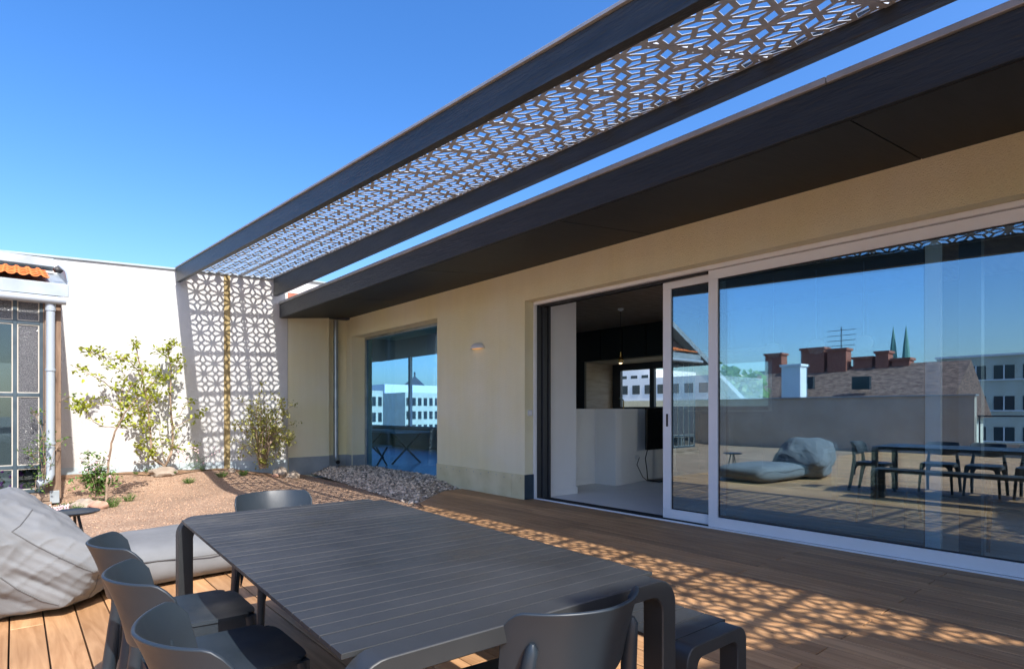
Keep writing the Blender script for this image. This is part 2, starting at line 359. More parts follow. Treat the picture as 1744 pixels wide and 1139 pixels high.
# back wall line (turned 11 degrees): point and direction
WP = Vector((4.03, 11.45, 0)); WD = Vector((-.981, .194, 0))
def wall_y(x): s = (4.03 - x) / .981; return 11.45 + .194 * s
def gz(x, y):                  # gravel and flower-bed surface
    d = wall_y(min(x, 4.03)) - y
    m = max(0, 1 - abs(d - .35) / 1.5); m = m * m * (3 - 2 * m)
    f = 1 - min(1, max(0, (x - 2.9) / 1.0))
    z = -.035 + .20 * m * f + .012 * noise.noise(Vector((x * 1.3, y * 1.3, 0)))
    return z
def sheet(x0, x1, y0f, y1f, nx, ny, zf):
    b = MB(); vs = []; fs = []
    for i in range(nx + 1):
        xx = x0 + (x1 - x0) * i / nx
        for j in range(ny + 1):
            a, c = y0f(xx), y1f(xx); yy = a + (c - a) * j / ny; vs.append((xx, yy, zf(xx, yy)))
    W = ny + 1
    for i in range(nx):
        for j in range(ny): fs.append((i * W + j, (i + 1) * W + j, (i + 1) * W + j + 1, i * W + j + 1))
    b.add(vs, fs); return b
gr = sheet(-8.6, 4.3, lambda x: 6.36, lambda x: wall_y(min(x, 4.03)) + .05, 110, 60, gz)
tag(gr.build('gravel_bed', M['gravel'], smooth=True), kind='structure')
def pea_x0(y): return 3.98 + max(0, (y - 6.6)) * .11
def peaz(x, y):
    e = max(0, min(1, (x - pea_x0(y)) * 3)); z = -.03 + .10 * e
    if y < deck_far(x) + .02 and x < 5.3: return -.06
    return -.02 + (z + .02) * max(0, min(1, (y - deck_far(min(x, 5.27))) / .5))
pe = MB(); vs = []; fs = []
for i in range(61):
    y = 6.3 + 5.25 * i / 60
    for j in range(13):
        x = pea_x0(y) + (5.66 - pea_x0(y)) * j / 12
        vs.append((x, y, peaz(x, y) + .012 * noise.noise(Vector((x * 4, y * 4, 3)))))
for i in range(60):
    for j in range(12): fs.append((i * 13 + j, (i + 1) * 13 + j, (i + 1) * 13 + j + 1, i * 13 + j + 1)[::-1])
pe.add(vs, fs); 
# keep clear of the boards
tag(pe.build('pebble_strip', M['pea'], smooth=True), kind='structure')
M['peb'] = mat('pebble', (.60, .49, .38), .7, tone=.75)
pb = MB()
for k in range(2600):
    y = rnd.uniform(6.75, 11.45); x = rnd.uniform(pea_x0(y) - .02, 5.3 if y < 8.15 else 5.6)
    if y < deck_far(x) + .05: continue
    z = peaz(x, y)
    r = rnd.uniform(.012, .026); pb.c = rnd.random()
    pb.blob((x, y, z + r * .4), (r, r * rnd.uniform(.7, 1.2), r * .7), k, 1, .2)
tag(pb.build('loose_pebbles', M['peb'], smooth=True), 'loose grey and brown pebbles along the cream house wall', 'pebbles', kind='stuff')
M['chip'] = mat('gravel chip', (.36, .22, .135), .8, tone=.6)
cb = MB()
for k in range(6500):
    x = rnd.uniform(-1.2, 4.1); y = rnd.uniform(6.4, 11.2)
    if y > wall_y(x) - .1: continue
    r = rnd.uniform(.006, .014); cb.c = rnd.random(); z = gz(x, y)
    a = rnd.uniform(0, 6.28); cx, sx = math.cos(a) * r, math.sin(a) * r
    cb.add([(x + cx, y + sx, z - .003), (x - sx, y + cx, z - .003), (x - cx, y - sx, z - .003), (x + sx, y - cx, z - .003), (x, y, z + r * .8)], [(0, 1, 4), (1, 2, 4), (2, 3, 4), (3, 0, 4)])
tag(cb.build('gravel_chips', M['chip']), 'coarse orange brown gravel chips covering the flower bed', 'gravel', kind='stuff')
# dark soil near the wall
so_ = sheet(.55, 3.75, lambda x: wall_y(x) - .62 - .16 * math.sin(x * 4.1), lambda x: wall_y(x) - .02, 50, 8, lambda x, y: gz(x, y) + .012 + .015 * noise.noise(Vector((x * 6, y * 6, 1))))
tag(so_.build('soil', M['soil'], smooth=True), kind='structure')

# ================================================================ WHITE BOUNDARY WALL
wl = thing('boundary_wall', 'tall white rendered wall closing the terrace, lattice shadow on it', 'wall', (2, 12, 0))
def wseg(b, s0, s1, z0, z1, d0, d1):   # s along the wall from its right end, d = distance in front (towards camera)
    nrm = Vector((-.194, -.981, 0))
    P = lambda s, d, z: WP + WD * s + nrm * d + Vector((0, 0, z))
    b.hexa([P(s1, d1, z0), P(s0, d1, z0), P(s0, d0, z0), P(s1, d0, z0), P(s1, d1, z1), P(s0, d1, z1), P(s0, d0, z1), P(s1, d0, z1)])
b = MB(); wseg(b, 0, 9.5, -.3, 3.70, -.3, 0); b.build('wall_face', M['white_render'], wl)
b = MB(); wseg(b, -.01, 9.6, 3.70, 3.735, -.34, .03); b.build('coping', M['greymetal'], wl, bevel=.004)
b = MB(); wseg(b, 0.0, 3.75, -.1, .27, .002, .014); b.build('base_membrane', M['membrane'], wl)
sx = (4.03 - at(388, 600, 11.6).x) / .981
b = MB(); wseg(b, sx - .05, sx + .05, .1, 3.7, .001, .02); b.build('timber_strip', M['strip'], wl)

# upstand behind the roof
up = thing('roof_upstand', 'small white upstand with orange brick foot showing above the roof edge', 'wall', (4.6, 12.4, 3.2))
b = MB(); b.box(4.05, 12.2, 3.45, 5.28, 12.6, 3.93); b.build('upstand_wall', M['white_render'], up)
b = MB(); b.box(4.03, 12.15, 3.93, 5.31, 12.65, 3.96); b.build('upstand_coping', M['greymetal'], up)
b = MB(); b.box(4.04, 12.0, 3.3, 4.9, 12.19, 3.60); b.build('brick_foot', M['brick'], up)

# ================================================================ THE HOUSE WITH THE SLIDING DOORS
hs = thing('terrace_house', 'cream rendered roof-top house with black overhanging roof and large sliding doors', 'house', (5.3, 5, 0))
WX = 5.30; TZ = 3.13
b = MB()
b.box(WX, 11.34, -.1, 5.75, 11.75, TZ + .1)           # far pier
b.box(WX, 8.15, 2.73, 6.3, 11.34, TZ + .1)           # over the window
b.box(WX, 5.98, -.1, 6.3, 8.15, TZ + .1)             # pier between
b.box(WX, -6, 2.70, 5.85, 5.98, TZ + .1)             # over the doors
b.build('wall', M['render'], hs)
b = MB(); b.box(4.86, 11.60, -.1, 5.299, 11.9, TZ + .15); b.box(4.04, 11.452, -.1, 4.86, 11.9, TZ + .1); b.build('return_wall', M['render'], hs)
b = MB(); b.box(4.045, 11.437, -.05, 4.865, 11.4515, .30); b.box(4.872, 11.585, -.05, 5.285, 11.5995, .30); b.box(5.286, 11.345, -.05, 5.2985, 11.598, .30); b.box(5.31, 11.325, -.05, 5.59, 11.339, .30)
b.build('grey_plinth', M['greymetal'], hs, bevel=.002)
b = MB(); b.hexa([(WX - .012, 6.25, -.04), (WX, 6.25, -.04), (WX, 8.15, .05), (WX - .012, 8.15, .05), (WX - .012, 6.25, .335), (WX, 6.25, .335), (WX, 8.15, .345), (WX - .012, 8.15, .345)])
b.box(WX - .014, 5.975, -.02, WX - .0005, 6.244, .335)
pl = b.build('sand_plinth', M['plinth'], hs, bevel=.002)
for k in range(12):
    s_ = MB(); s_.blob((WX - .013, 6.05 + k * .18, .29 + .02 * math.sin(k * 2.1)), .008, k, 1, 0); s_.build('screw', M['greymetal'], pl, smooth=True)
b = MB(); b.box(WX - .013, 5.962, -.0, 5.46, 5.974, .335); b.build('blue_flashing', M['navy'], hs)

# roof: slab, soffit, fascia, cap
FX = 3.87
rf = MB(); rf.hexa([(FX + .05, -6, 3.03), (5.34, -6, 3.17), (5.34, 11.44, 3.17), (FX + .05, 11.44, 3.03), (FX + .05, -6, 3.237), (5.34, -6, 3.28), (5.34, 11.44, 3.28), (FX + .05, 11.44, 3.237)]); rf.hexa([(5.341, -6, 3.17), (11.3, -6, 3.17), (11.3, 11.44, 3.17), (5.341, 11.44, 3.17), (5.341, -6, 3.28), (11.3, -6, 3.4), (11.3, 11.44, 3.4), (5.341, 11.44, 3.28)])
rf.box(5.35, 11.445, 3.2, 11.3, 21.6, 3.4); rf.box(4.87, 11.442, 3.09, 5.345, 11.62, 3.2)
roof = rf.build('roof', M['darkroof'], hs)
b = MB(); ys = [11.44, 8.9, 6.4, 3.9, 1.4, -1.1, -3.6, -6]
for a, c in zip(ys[:-1], ys[1:]):
    b.hexa([(FX + .03, c + .004, 2.976), (WX + .02, c + .004, 3.128), (WX + .02, a - .004, 3.128), (FX + .03, a - .004, 2.976), (FX + .03, c + .004, 3.0), (WX + .02, c + .004, 3.151), (WX + .02, a - .004, 3.151), (FX + .03, a - .004, 3.0)])
b.build('soffit', M['soffit'], roof, bevel=.002)
b = MB(); b.box(FX, -6, 2.982, FX + .045, 11.44, 3.235); b.build('fascia', M['black_board'], roof, bevel=.003)
b = MB(); yy = 11.446
while yy > -6:
    b.box(FX - .02, max(-6, yy - 1.98), 3.239, FX + .25, yy, 3.282); yy -= 1.985
b.build('roof_cap', M['cap'], roof, bevel=.004)

# downpipe in the corner
b = MB(); px_, py_ = 5.02, 11.49
b.tube([(px_, py_, 3.06), (px_, py_, .32), (px_, py_ - .01, .26), (px_ - .005, py_ - .06, .2), (px_ - .02, py_ - .15, .17)], .047, 16)
dp = b.build('downpipe', M['zinc'], hs, smooth=True)
b = MB(); b.tube([(px_ - .0235, py_ - .153, .169), (px_ - .0245, py_ - .158, .168)], .041, 16); b.build('pipe_mouth', M['track'], dp)
for z in (2.6, 1.27): 
    b = MB(); b.tube([(px_, py_, z), (px_, py_, z + .03)], .054, 16); b.build('pipe_clamp', M['zinc'], dp, smooth=True)

# ---- fixed window
win = thing('window'); win.parent = hs; hs_off = Vector(hs.location)
def prt(name, b, m, par, **k):          # mesh under a part-level empty/mesh at the house origin
    o = b.build(name, m, None, **k)
    p = par; off = Vector((0, 0, 0))
    while p is not None: off += Vector(p.location); p = p.parent
    o.data.transform(Matrix.Translation(-off)); o.parent = par; return o
b = MB(); X0, X1 = 5.58, 5.64
b.box(X0, 8.1, .02, X1, 11.34, .075); b.box(X0, 8.1, 2.68, X1, 11.34, 2.735); b.box(X0, 11.285, .075, X1, 11.34, 2.68); b.box(X0, 8.1, .075, X1, 8.155, 2.68)
prt('window_frame', b, M['zinc'], win, bevel=.002)
b = MB(); b.box(5.605, 8.155, .075, 5.615, 11.285, 2.68); prt('window_pane', b, M['winglass'], win)

# ---- sliding doors
sdoor = thing('sliding_door'); sdoor.parent = hs
b = MB()
b.box(5.44, -6, 2.655, 5.50, 5.965, 2.698); prt('head_rail', b, M['alu'], sdoor, bevel=.003)
b = MB(); b.box(5.50, -6, 2.66, 5.70, 5.965, 2.697); b.box(5.50, 3.35, 2.63, 5.54, 5.9, 2.66); b.box(5.60, 3.35, 2.63, 5.62, 5.9, 2.66); prt('head_track', b, M['track'], sdoor)
b = MB(); b.box(5.45, 5.945, 0, 5.49, 5.975, 2.655); prt('jamb_trim', b, M['alu'], sdoor)
b = MB()
b.box(5.49, 5.93, 0, 5.56, 5.975, 2.655); b.box(5.57, 5.90, 0, 5.645, 5.975, 2.655); b.box(5.56, 5.965, 0, 5.57, 5.975, 2.655); b.box(5.665, 5.885, 0, 5.70, 5.975, 2.655)
prt('side_jamb', b, M['darkalu'], sdoor, bevel=.002)
b = MB(); b.box(5.445, -6, -.012, 5.475, 5.945, .012); prt('sill_edge', b, M['alu'], sdoor, bevel=.003)
b = MB(); b.box(5.475, -6, -.03, 5.72, 5.97, -.002); b.box(5.535, 3.3, -.002, 5.545, 5.9, .008); b.box(5.60, 3.3, -.002, 5.61, 5.9, .008); b.box(5.655, 3.3, -.002, 5.665, 5.9, .008)
prt('floor_track', b, M['track'], sdoor)
def leaf(name, Xa, Xb, Ya, Yb, sw, mats=M['alu']):
    L_ = thing(name); L_.parent = sdoor
    b = MB(); b.box(Xa, Ya, .012, Xb, Yb, .115); b.box(Xa, Ya, 2.555, Xb, Yb, 2.65); b.box(Xa, Yb - sw, .115, Xb, Yb, 2.555); b.box(Xa, Ya, .115, Xb, Ya + sw, 2.555)
    prt('leaf_frame', b, mats, L_, bevel=.004)
    b = MB(); xm = (Xa + Xb) / 2; t = .006
    b.box(xm - t, Ya + sw, .115, xm + t, Ya + sw + .012, 2.555); b.box(xm - t, Yb - sw - .012, .115, xm + t, Yb - sw, 2.555); b.box(xm - t, Ya + sw + .012, .115, xm + t, Yb - sw - .012, .127); b.box(xm - t, Ya + sw + .012, 2.543, xm + t, Yb - sw - .012, 2.555)
    prt('gasket', b, M['track'], L_)
    b = MB(); b.box(xm - .004, Ya + sw + .012, .127, xm + .004, Yb - sw - .012, 2.543); prt('glass_pane', b, M['glass'], L_)
    return L_
# depth of nesting stays at three: the leaves hang directly under the house
def leaf_top(name, *a):
    L_ = leaf(name, *a); L_.parent = hs; return L_
fix = leaf_top('door_leaf', 5.478, 5.525, -3.2, 3.32, .105)
sl = leaf_top('door_leaf', 5.552, 5.598, 1.34, 3.93, .105)
b = MB(); b.box(5.545, 3.86, 1.03, 5.5515, 3.885, 1.17); prt('door_handle', b, M['track'], sl, bevel=.003)
b = MB(); b.box(5.62, 1.10, 0, 5.72, 1.24, 2.65); prt('inner_post', b, M['darkalu'], hs)

# ---- inside
b = MB(); b.box(5.72, -6, -.06, 11.2, 21.5, -.004); b.build('room_floor', M['intfloor'], hs)
b = MB(); b.box(5.86, -6, 3.02, 10.2, 21.5, 3.05); b.build('room_ceiling', M['intceil'], hs)
b = MB(); b.box(5.705, 5.972, -.004, 6.3, 5.9785, 3.02); b.box(5.71, 5.955, -.0035, 6.315, 5.9715, .09); b.build('inner_reveal', M['whitepaint'], hs)
b = MB()
b.box(10.0, .4, -.004, 10.3, 4.9, 3.05); b.box(10.0, -6, -.004, 10.3, .4, .5); b.box(10.0, 4.9, -.004, 10.3, 9.2, 1.22); b.box(10.0, 4.9, 2.33, 10.3, 9.2, 3.05); b.box(10.0, 9.2, -.004, 10.3, 13.6, 3.05)  # opening at the near end, out of view, added to let daylight in
b.build('kitchen_wall', M['intblack'], hs)
b = MB(); b.box(9.98, 9.14, 1.2, 11.0, 9.2, 2.33); b.box(9.98, 4.9, 2.30, 11.0, 9.14, 2.33); b.box(9.98, 4.9, 1.19, 11.0, 9.14, 1.22); b.box(9.98, 4.84, 1.2, 11.0, 4.9, 2.33)
b.build('niche_lining', M['intwood'], hs)
b = MB(); b.box(10.0, 13.6, -.004, 10.3, 21.5, .62); b.box(5.5, 21.5, -.1, 10.3, 21.8, 3.2); b.box(5.3, 11.75, -.1, 5.6, 21.8, 3.2); b.build('living_wall', M['parapet'], hs)
b = MB()
for y in (13.6, 17.2, 21.4): b.box(10.1, y, .62, 10.2, y + .1, 3.02)
b.box(10.1, 13.7, .62, 10.2, 21.4, .70); b.build('window_post', M['alu'], hs)
b = MB()
for y in (9.75, 10.35): b.box(9.96, y, .1, 9.999, y + .58, 2.4)
for y in (5.0, 5.62, 6.24, 6.86, 7.48, 8.1, 8.72): b.box(9.97, y, 2.36, 9.999, y + .6, 2.99); b.box(9.97, y, .1, 9.999, y + .6, 1.15)
b.build('cabinet_fronts', M['intblack'], hs, bevel=.003)
kw = thing('kitchen_window'); kw.parent = hs
b = MB(); b.box(10.9, 4.9, 1.22, 10.98, 9.14, 1.3); b.box(10.9, 4.9, 2.15, 10.98, 9.14, 2.3); b.box(10.9, 8.9, 1.3, 10.98, 9.14, 2.15); b.box(10.9, 7.95, 1.3, 10.98, 8.07, 2.15); b.box(10.9, 4.9, 1.3, 10.98, 5.0, 2.15)
prt('window_frame', b, M['darkalu'], kw)
b = MB(); b.box(10.935, 8.07, 1.3, 10.94, 8.9, 2.15); b.box(10.935, 5.0, 1.3, 10.94, 7.95, 2.15); prt('window_pane', b, M['clearglass'], kw)
b = MB(); b.box(5.7, -6.2, -.1, 11.3, -6.0, .4); b.box(5.7, -6.2, 2.8, 11.3, -6.0, 3.4); b.box(5.7, -6.2, .4, 6.2, -6.0, 2.8); b.box(9.9, -6.2, .4, 11.3, -6.0, 2.8); b.build('end_wall', M['render'], hs)  # big unseen opening added so sunlight brightens the room
b = MB(); b.box(6.78, 6.6, -.004, 7.42, 6.75, 1.24); b.box(7.42, 6.16, -.004, 7.57, 6.75, 1.24)
b.hexa([(7.57, 6.16, -.004), (9.6, 6.5, -.004), (9.6, 6.65, -.004), (7.57, 6.31, -.004), (7.57, 6.16, 1.24), (9.6, 6.5, 1.24), (9.6, 6.65, 1.24), (7.57, 6.31, 1.24)])
b.build('half_wall', M['whitepaint'], hs)
b = MB(); b.box(6.78, 6.585, -.003, 7.405, 6.599, .09); b.box(7.405, 6.145, -.003, 7.419, 6.599, .09); b.build('skirting', M['whitepaint'], hs)

# kitchen and living things seen through the glass
tv = thing('television', 'black flat screen standing against the white half wall behind the open door', 'television', (8.5, 6.1, 0))
b = MB(); b.box(8.1, 6.05, .55, 9.3, 6.09, 1.25); b.build('screen', M['screen'], tv, bevel=.004)
b = MB(); b.box(8.3, 5.95, 0, 9.1, 6.2, .02); b.box(8.66, 6.09, .02, 8.74, 6.12, .8); b.build('stand', M['track'], tv)
b = MB(); b.tube([(8.2, 6.1, .6), (8.15, 6.12, .4), (8.22, 6.14, .2), (8.16, 6.08, .05), (8.3, 6.1, .03)], .008, 6); b.tube([(8.12, 6.22, .42), (8.0, 6.18, .3), (8.05, 6.1, .1), (8.12, 6.05, .03)], .007, 6); b.build('cable', M['track'], tv, smooth=True)
b = MB(); b.box(8.02, 6.212, .38, 8.11, 6.226, .46); b.build('socket', M['switch'], tv, bevel=.003)
for i, (px, y0, y1) in enumerate(((972, 530, 620), (1057, 514, 612))):
    p = atx(px, y0, 8.2); q = atx(px, y1, 8.2)
    t = thing('pendant_lamp', ['brass tipped pendant nearest the white pillar inside the open door', 'brass tipped pendant hanging in front of the black kitchen wall'][i], 'pendant lamp', (8.2, q.y, 3.02), group='small pendants over the counter')
    b = MB(); b.tube([(8.2, q.y, 3.02), (8.2, q.y, q.z + .1)], .004, 6); b.build('cord', M['foot'], t)
    b = MB(); b.lathe([(.05, 0), (.05, -.03), (.01, -.05)], (8.2, q.y, 3.02)); b.build('ceiling_rose', M['switch'], t)
    b = MB(); b.tube([(8.2, q.y, q.z + .13), (8.2, q.y, q.z + .04)], .014, 10); b.lathe([(.01, .05), (.045, .02), (.055, -.02), (.04, -.055), (.008, -.07)], (8.2, q.y, q.z), 16); b.build('bulb_holder', M['brass'], t, smooth=True)
    b = MB(); b.blob((8.2, q.y, q.z - .05), .034, 1, 2, 0); b.build('bulb', M['bulbglow'], t, smooth=True)
for i, (px, py) in enumerate(((1317, 596), (1390, 590), (1471, 584))):
    q = atx(px, py, 7.9)
    t = thing('globe_pendant', 'white frosted globe pendant behind the big glass pane, ' + ['left of its row', 'centre of its row', 'right of its row'][i], 'pendant lamp', (7.9, q.y, 3.02), group='white globe pendants inside')
    b = MB(); b.tube([(7.9, q.y, 3.02), (7.9, q.y, q.z)], .004, 6); b.build('cord', M['switch'], t)
    b = MB(); b.lathe([(.01, .1), (.07, .085), (.1, .03), (.1, -.03), (.07, -.085), (.01, -.1)], (7.9, q.y, q.z), 20); b.build('globe', M['whitepaint'], t, smooth=True)
# tap and bottle on the counter
b = MB(); q = atx(1062, 690, 9.6); b.tube([(9.6, q.y, 1.22), (9.6, q.y, 1.42), (9.56, q.y, 1.45), (9.45, q.y, 1.45)], .012, 8)
tag(b.build('tap', M['brass'], smooth=True), 'slim brass kitchen tap in front of the kitchen window', 'tap')
# dining table and chairs in the right-hand room
dt = thing('dining_table', 'long pale dining table inside behind the right-hand glass', 'table', (8.0, 1.6, 0))
b = MB(); b.box(7.5, .4, .70, 8.5, 3.0, .74); b.build('tabletop', M['intwood'], dt, bevel=.004)
for x in (7.58, 8.42):
    for y in (.5, 2.9): b = MB(); b.bar([(x, y, .7), (x, y, 0)], (.05, .05)); b.build('leg', M['intwood'], dt)
def wood_chair(x, y, rz, label):
    t = thing('wooden_chair', label, 'chair', (x, y, 0), rz, group='wooden chairs inside the house')
    b = MB(); b.shell(lambda u, v: ((u - .5) * .46, (v - .5) * .44, .43 + .02 * (2 * u - 1) ** 2), 8, 6, .02); b.build('seat', M['brownwood'], t, smooth=True, world=False)
    b = MB(); b.shell(lambda u, v: ((u - .5) * .5, -.22 - .06 * (1 - (2 * u - 1) ** 2), .60 + v * .16), 10, 4, .018); b.build('backrest', M['brownwood'], t, smooth=True, world=False)
    for sx in (-1, 1):
        b = MB(); b.tube([(sx * .2, .2, .43), (sx * .23, .24, 0)], [.02, .014], 8); b.build('leg', M['brownwood'], t, smooth=True, world=False)
        b = MB(); b.tube([(sx * .22, -.22, .7), (sx * .21, -.2, .43), (sx * .23, -.27, 0)], [.014, .02, .014], 8); b.build('leg', M['brownwood'], t, smooth=True, world=False)
wood_chair(6.65, 1.05, -math.pi / 2 + .3, 'brown wooden armchair with angled leg near the glass at the right edge')
wood_chair(7.2, 2.2, -math.pi / 2, 'brown wooden chair at the left side of the inside dining table')

t = thing('trestle_table', 'long pale trestle table with crossed legs behind the small window', 'table', (6.9, 12.6, 0))
b = MB(); b.box(6.45, 11.6, .70, 7.35, 14.0, .745); b.build('tabletop', M['whitepaint'], t, bevel=.004)
for y in (11.9, 13.7):
    for s_ in (-1, 1): b = MB(); b.bar([(6.9 + s_ * .38, y + s_ * .015, 0), (6.9 - s_ * .38, y + s_ * .015, .70)], (.04, .03)); b.build('leg', M['oldwood'], t)
t = thing('trestle_bench', 'low pale bench in front of the trestle table behind the small window', 'bench', (6.2, 12.4, 0))
b = MB(); b.box(6.02, 11.5, .42, 6.32, 13.6, .45); b.build('seat', M['whitepaint'], t, bevel=.004)
for y in (11.7, 13.4):
    for s_ in (-1, 1): b = MB(); b.bar([(6.17 + s_ * .13, y + s_ * .012, 0), (6.17 - s_ * .13, y + s_ * .012, .42)], (.04, .022)); b.build('leg', M['oldwood'], t)
# ---- wall lamp, switch
q = atx(815, 590, WX)
t = thing('wall_lamp', 'small white half-dome lamp on the cream wall between window and doors', 'lamp', (WX, q.y, q.z))
b = MB(); b.shell(lambda u, v: (WX - .003 - .10 * math.sin(math.pi * u) * math.cos(v * 1.35), q.y + .15 * math.cos(math.pi * u) * (math.cos(v * 1.35) * .9 + .1), q.z - .035 + .085 * math.sin(v * 1.5)), 20, 8, .004)
b.build('lamp_shade', M['switch'], t, smooth=True)
b = MB(); b.box(WX - .06, q.y - .09, q.z - .036, WX - .002, q.y + .09, q.z - .03); b.build('lens', M['warmglow'], t)
q = at(902.5, 703, 5.975)
t = thing('wall_switch', 'small square white switch beside the open sliding door', 'switch', tuple(q))
b = MB(); b.box(q.x - .04, 5.965, q.z - .04, q.x + .04, 5.9795, q.z + .04); b.build('switch_plate', M['switch'], t, bevel=.004)
b = MB(); b.box(q.x - .026, 5.961, q.z - .026, q.x + .026, 5.965, q.z + .026); b.build('rocker', M['whitepaint'], t, bevel=.002)

# ================================================================ PERGOLA WITH LATTICE
pg = thing('lattice_pergola', 'long anthracite pergola with cut-out flower lattice between two beams', 'pergola', (3, 11, 3.5))
YF, YN = 11.74, -4.0
def lin(a, b_, y, y0=11.75, y1=1.7): return a + (b_ - a) * (y0 - y) / (y0 - y1)
def ox(y): return lin(2.185, 2.30, y)
def ozb(y): return lin(3.48, 3.02, y)
def ozt(y): return lin(3.72, 3.195, y)
def izt(y): return lin(3.73, 3.50, y)
def yfar(x): return wall_y(x) - .006
OW, IX, IW = .07, 3.76, .075
def beam(b, xf, w_, zb, zt, y0, y1, dx0=0, dx1=0):
    P = []
    for z in (zb, zt):
        P += [(xf(y1) + dx0, y1, z(y1)), (xf(y1) + w_ + dx1, y1, z(y1)), (xf(y0) + w_ + dx1, y0, z(y0)), (xf(y0) + dx0, y0, z(y0))]
    b.hexa(P)
b = MB(); beam(b, ox, OW, ozb, ozt, 11.76, YN); ob = b.build('outer_beam', M['beam'], pg, bevel=.004)
b = MB(); beam(b, ox, .02, lambda y: ozt(y) + .002, lambda y: ozt(y) + .022, 11.765, YN, -.018, .048); b.build('beam_cap', M['cap'], ob, bevel=.002)
b = MB(); beam(b, lambda y: ox(y) + OW, .09, lambda y: ozt(y) - .002, lambda y: ozt(y) + .0015, 11.70, YN); b.build('shadow_flange', M['beam'], ob)  # hidden plate added to widen the beam's shadow on the wall
b = MB(); beam(b, ox, .02, lambda y: ozb(y) - .004, lambda y: ozb(y) + .012, 11.762, YN, -.006, -.0215); b.build('lower_lip', M['beam'], ob)
ifx = lambda y: IX
b = MB(); beam(b, ifx, IW, lambda y: 3.385, lambda y: izt(y) + .03, 11.44, YN); ib = b.build('inner_beam', M['beam'], pg, bevel=.004)
b = MB(); beam(b, ifx, .2, lambda y: izt(y) + .032, lambda y: izt(y) + .04, 11.44, YN); b.build('beam_cap', M['cap'], ib)  # wide lip added to close the light gap between beam and roof
# lattice: cells of a flower pattern, each opening inset from its neighbours
UO, UI = -2.6, 1.5           # lattice co-ordinates at the outer and inner beam (0 = long joint)
CELL = .345
def lmap(u, v, dz=0):          # v counted in cells from the wall
    y = 11.80 - v * CELL
    xo = ox(y) + OW - .004; xi = IX + .004
    t = (u - UO) / (UI - UO); x = xo + (xi - xo) * t
    yy = y - t * .30       # panels follow the turned wall
    zo = ozt(y) - .006; zi = izt(y) - .01
    return Vector((x, yy, zo + (zi - zo) * t + dz))
def clip(poly, ax, lim, sgn):
    out = []
    for i in range(len(poly)):
        a, c = poly[i - 1], poly[i]; da, dc = sgn * (a[ax] - lim), sgn * (c[ax] - lim)
        if (da <= 0) != (dc <= 0):
            k = da / (da - dc); out.append((a[0] + (c[0] - a[0]) * k, a[1] + (c[1] - a[1]) * k))
        if dc <= 0: out.append(c)
    return out
def inset(poly, d):
    n = len(poly); res = []
    A = sum(poly[i - 1][0] * poly[i][1] - poly[i][0] * poly[i - 1][1] for i in range(n))
    if A < 0: poly = poly[::-1]
    L_ = []
    for i in range(n):
        a, c = poly[i], poly[(i + 1) % n]; dx, dy = c[0] - a[0], c[1] - a[1]; l = math.hypot(dx, dy)
        if l < 1e-6: return poly, None
        nx_, ny_ = -dy / l, dx / l; L_.append((nx_, ny_, nx_ * a[0] + ny_ * a[1] + d))
    for i in range(n):
        a1, b1, c1 = L_[i - 1]; a2, b2, c2 = L_[i]; det = a1 * b2 - a2 * b1
        if abs(det) < 1e-3: return poly, None
        res.append(((c1 * b2 - c2 * b1) / det, (a1 * c2 - a2 * c1) / det))
    for i in range(n):      # inverted?
        e = (res[(i + 1) % n][0] - res[i][0]) * (poly[(i + 1) % n][0] - poly[i][0]) + (res[(i + 1) % n][1] - res[i][1]) * (poly[(i + 1) % n][1] - poly[i][1])
        if e <= 0: return poly, None
    return poly, res
lat = MB(); RIB = .045; TH = .003; s1 = .3536
VMAX = int((11.8 - YN) / CELL) - 1
for iu in range(-5, 4):
    for iv in range(-1, VMAX + 1):
        polys = []
        for cx, cy in ((iu + .5, iv + .5), (iu, iv)):
            for k in range(4):
                ca, sa = [(1, 0), (0, 1), (-1, 0), (0, -1)][k]
                rot = lambda p: (cx + p[0] * ca - p[1] * sa, cy + p[0] * sa + p[1] * ca)
                polys.append([rot(p) for p in ((0, 0), (s1, -(.5 - s1)), (.5, 0), (s1, .5 - s1))])
                if (cx, cy) == (iu, iv): polys.append([rot(p) for p in ((0, 0), (s1, .5 - s1), (.5, .5), (.5 - s1, s1))])
        for p in polys:
            for ax, lim, sg in ((0, UO, -1), (0, UI, 1), (1, .05, -1), (1, VMAX, 1)):
                p = clip(p, ax, lim, sg)
                if len(p) < 3: break
            if len(p) < 3: continue
            # drop doubled vertices
            q = [p[i] for i in range(len(p)) if math.hypot(p[i][0] - p[i - 1][0], p[i][1] - p[i - 1][1]) > 1e-4]
            if len(q) < 3: continue
            po, ins = inset(q, RIB)
            n = len(po)
            if ins is None:
                vs = [lmap(*c, TH / 2) for c in po] + [lmap(*c, -TH / 2) for c in po]
                lat.add(vs, [tuple(range(n)), tuple(range(n, 2 * n))[::-1]]); continue
            vs = [lmap(*c, TH / 2) for c in po] + [lmap(*c, TH / 2) for c in ins] + [lmap(*c, -TH / 2) for c in po] + [lmap(*c, -TH / 2) for c in ins]
            fs = []
            for i in range(n):
                j = (i + 1) % n
                fs += [(i, j, n + j, n + i), (2 * n + j, 2 * n + i, 3 * n + i, 3 * n + j), (n + i, n + j, 3 * n + j, 3 * n + i)]
            lat.add(vs, fs)
lt = lat.build('lattice_screen', M['lattice'], pg)
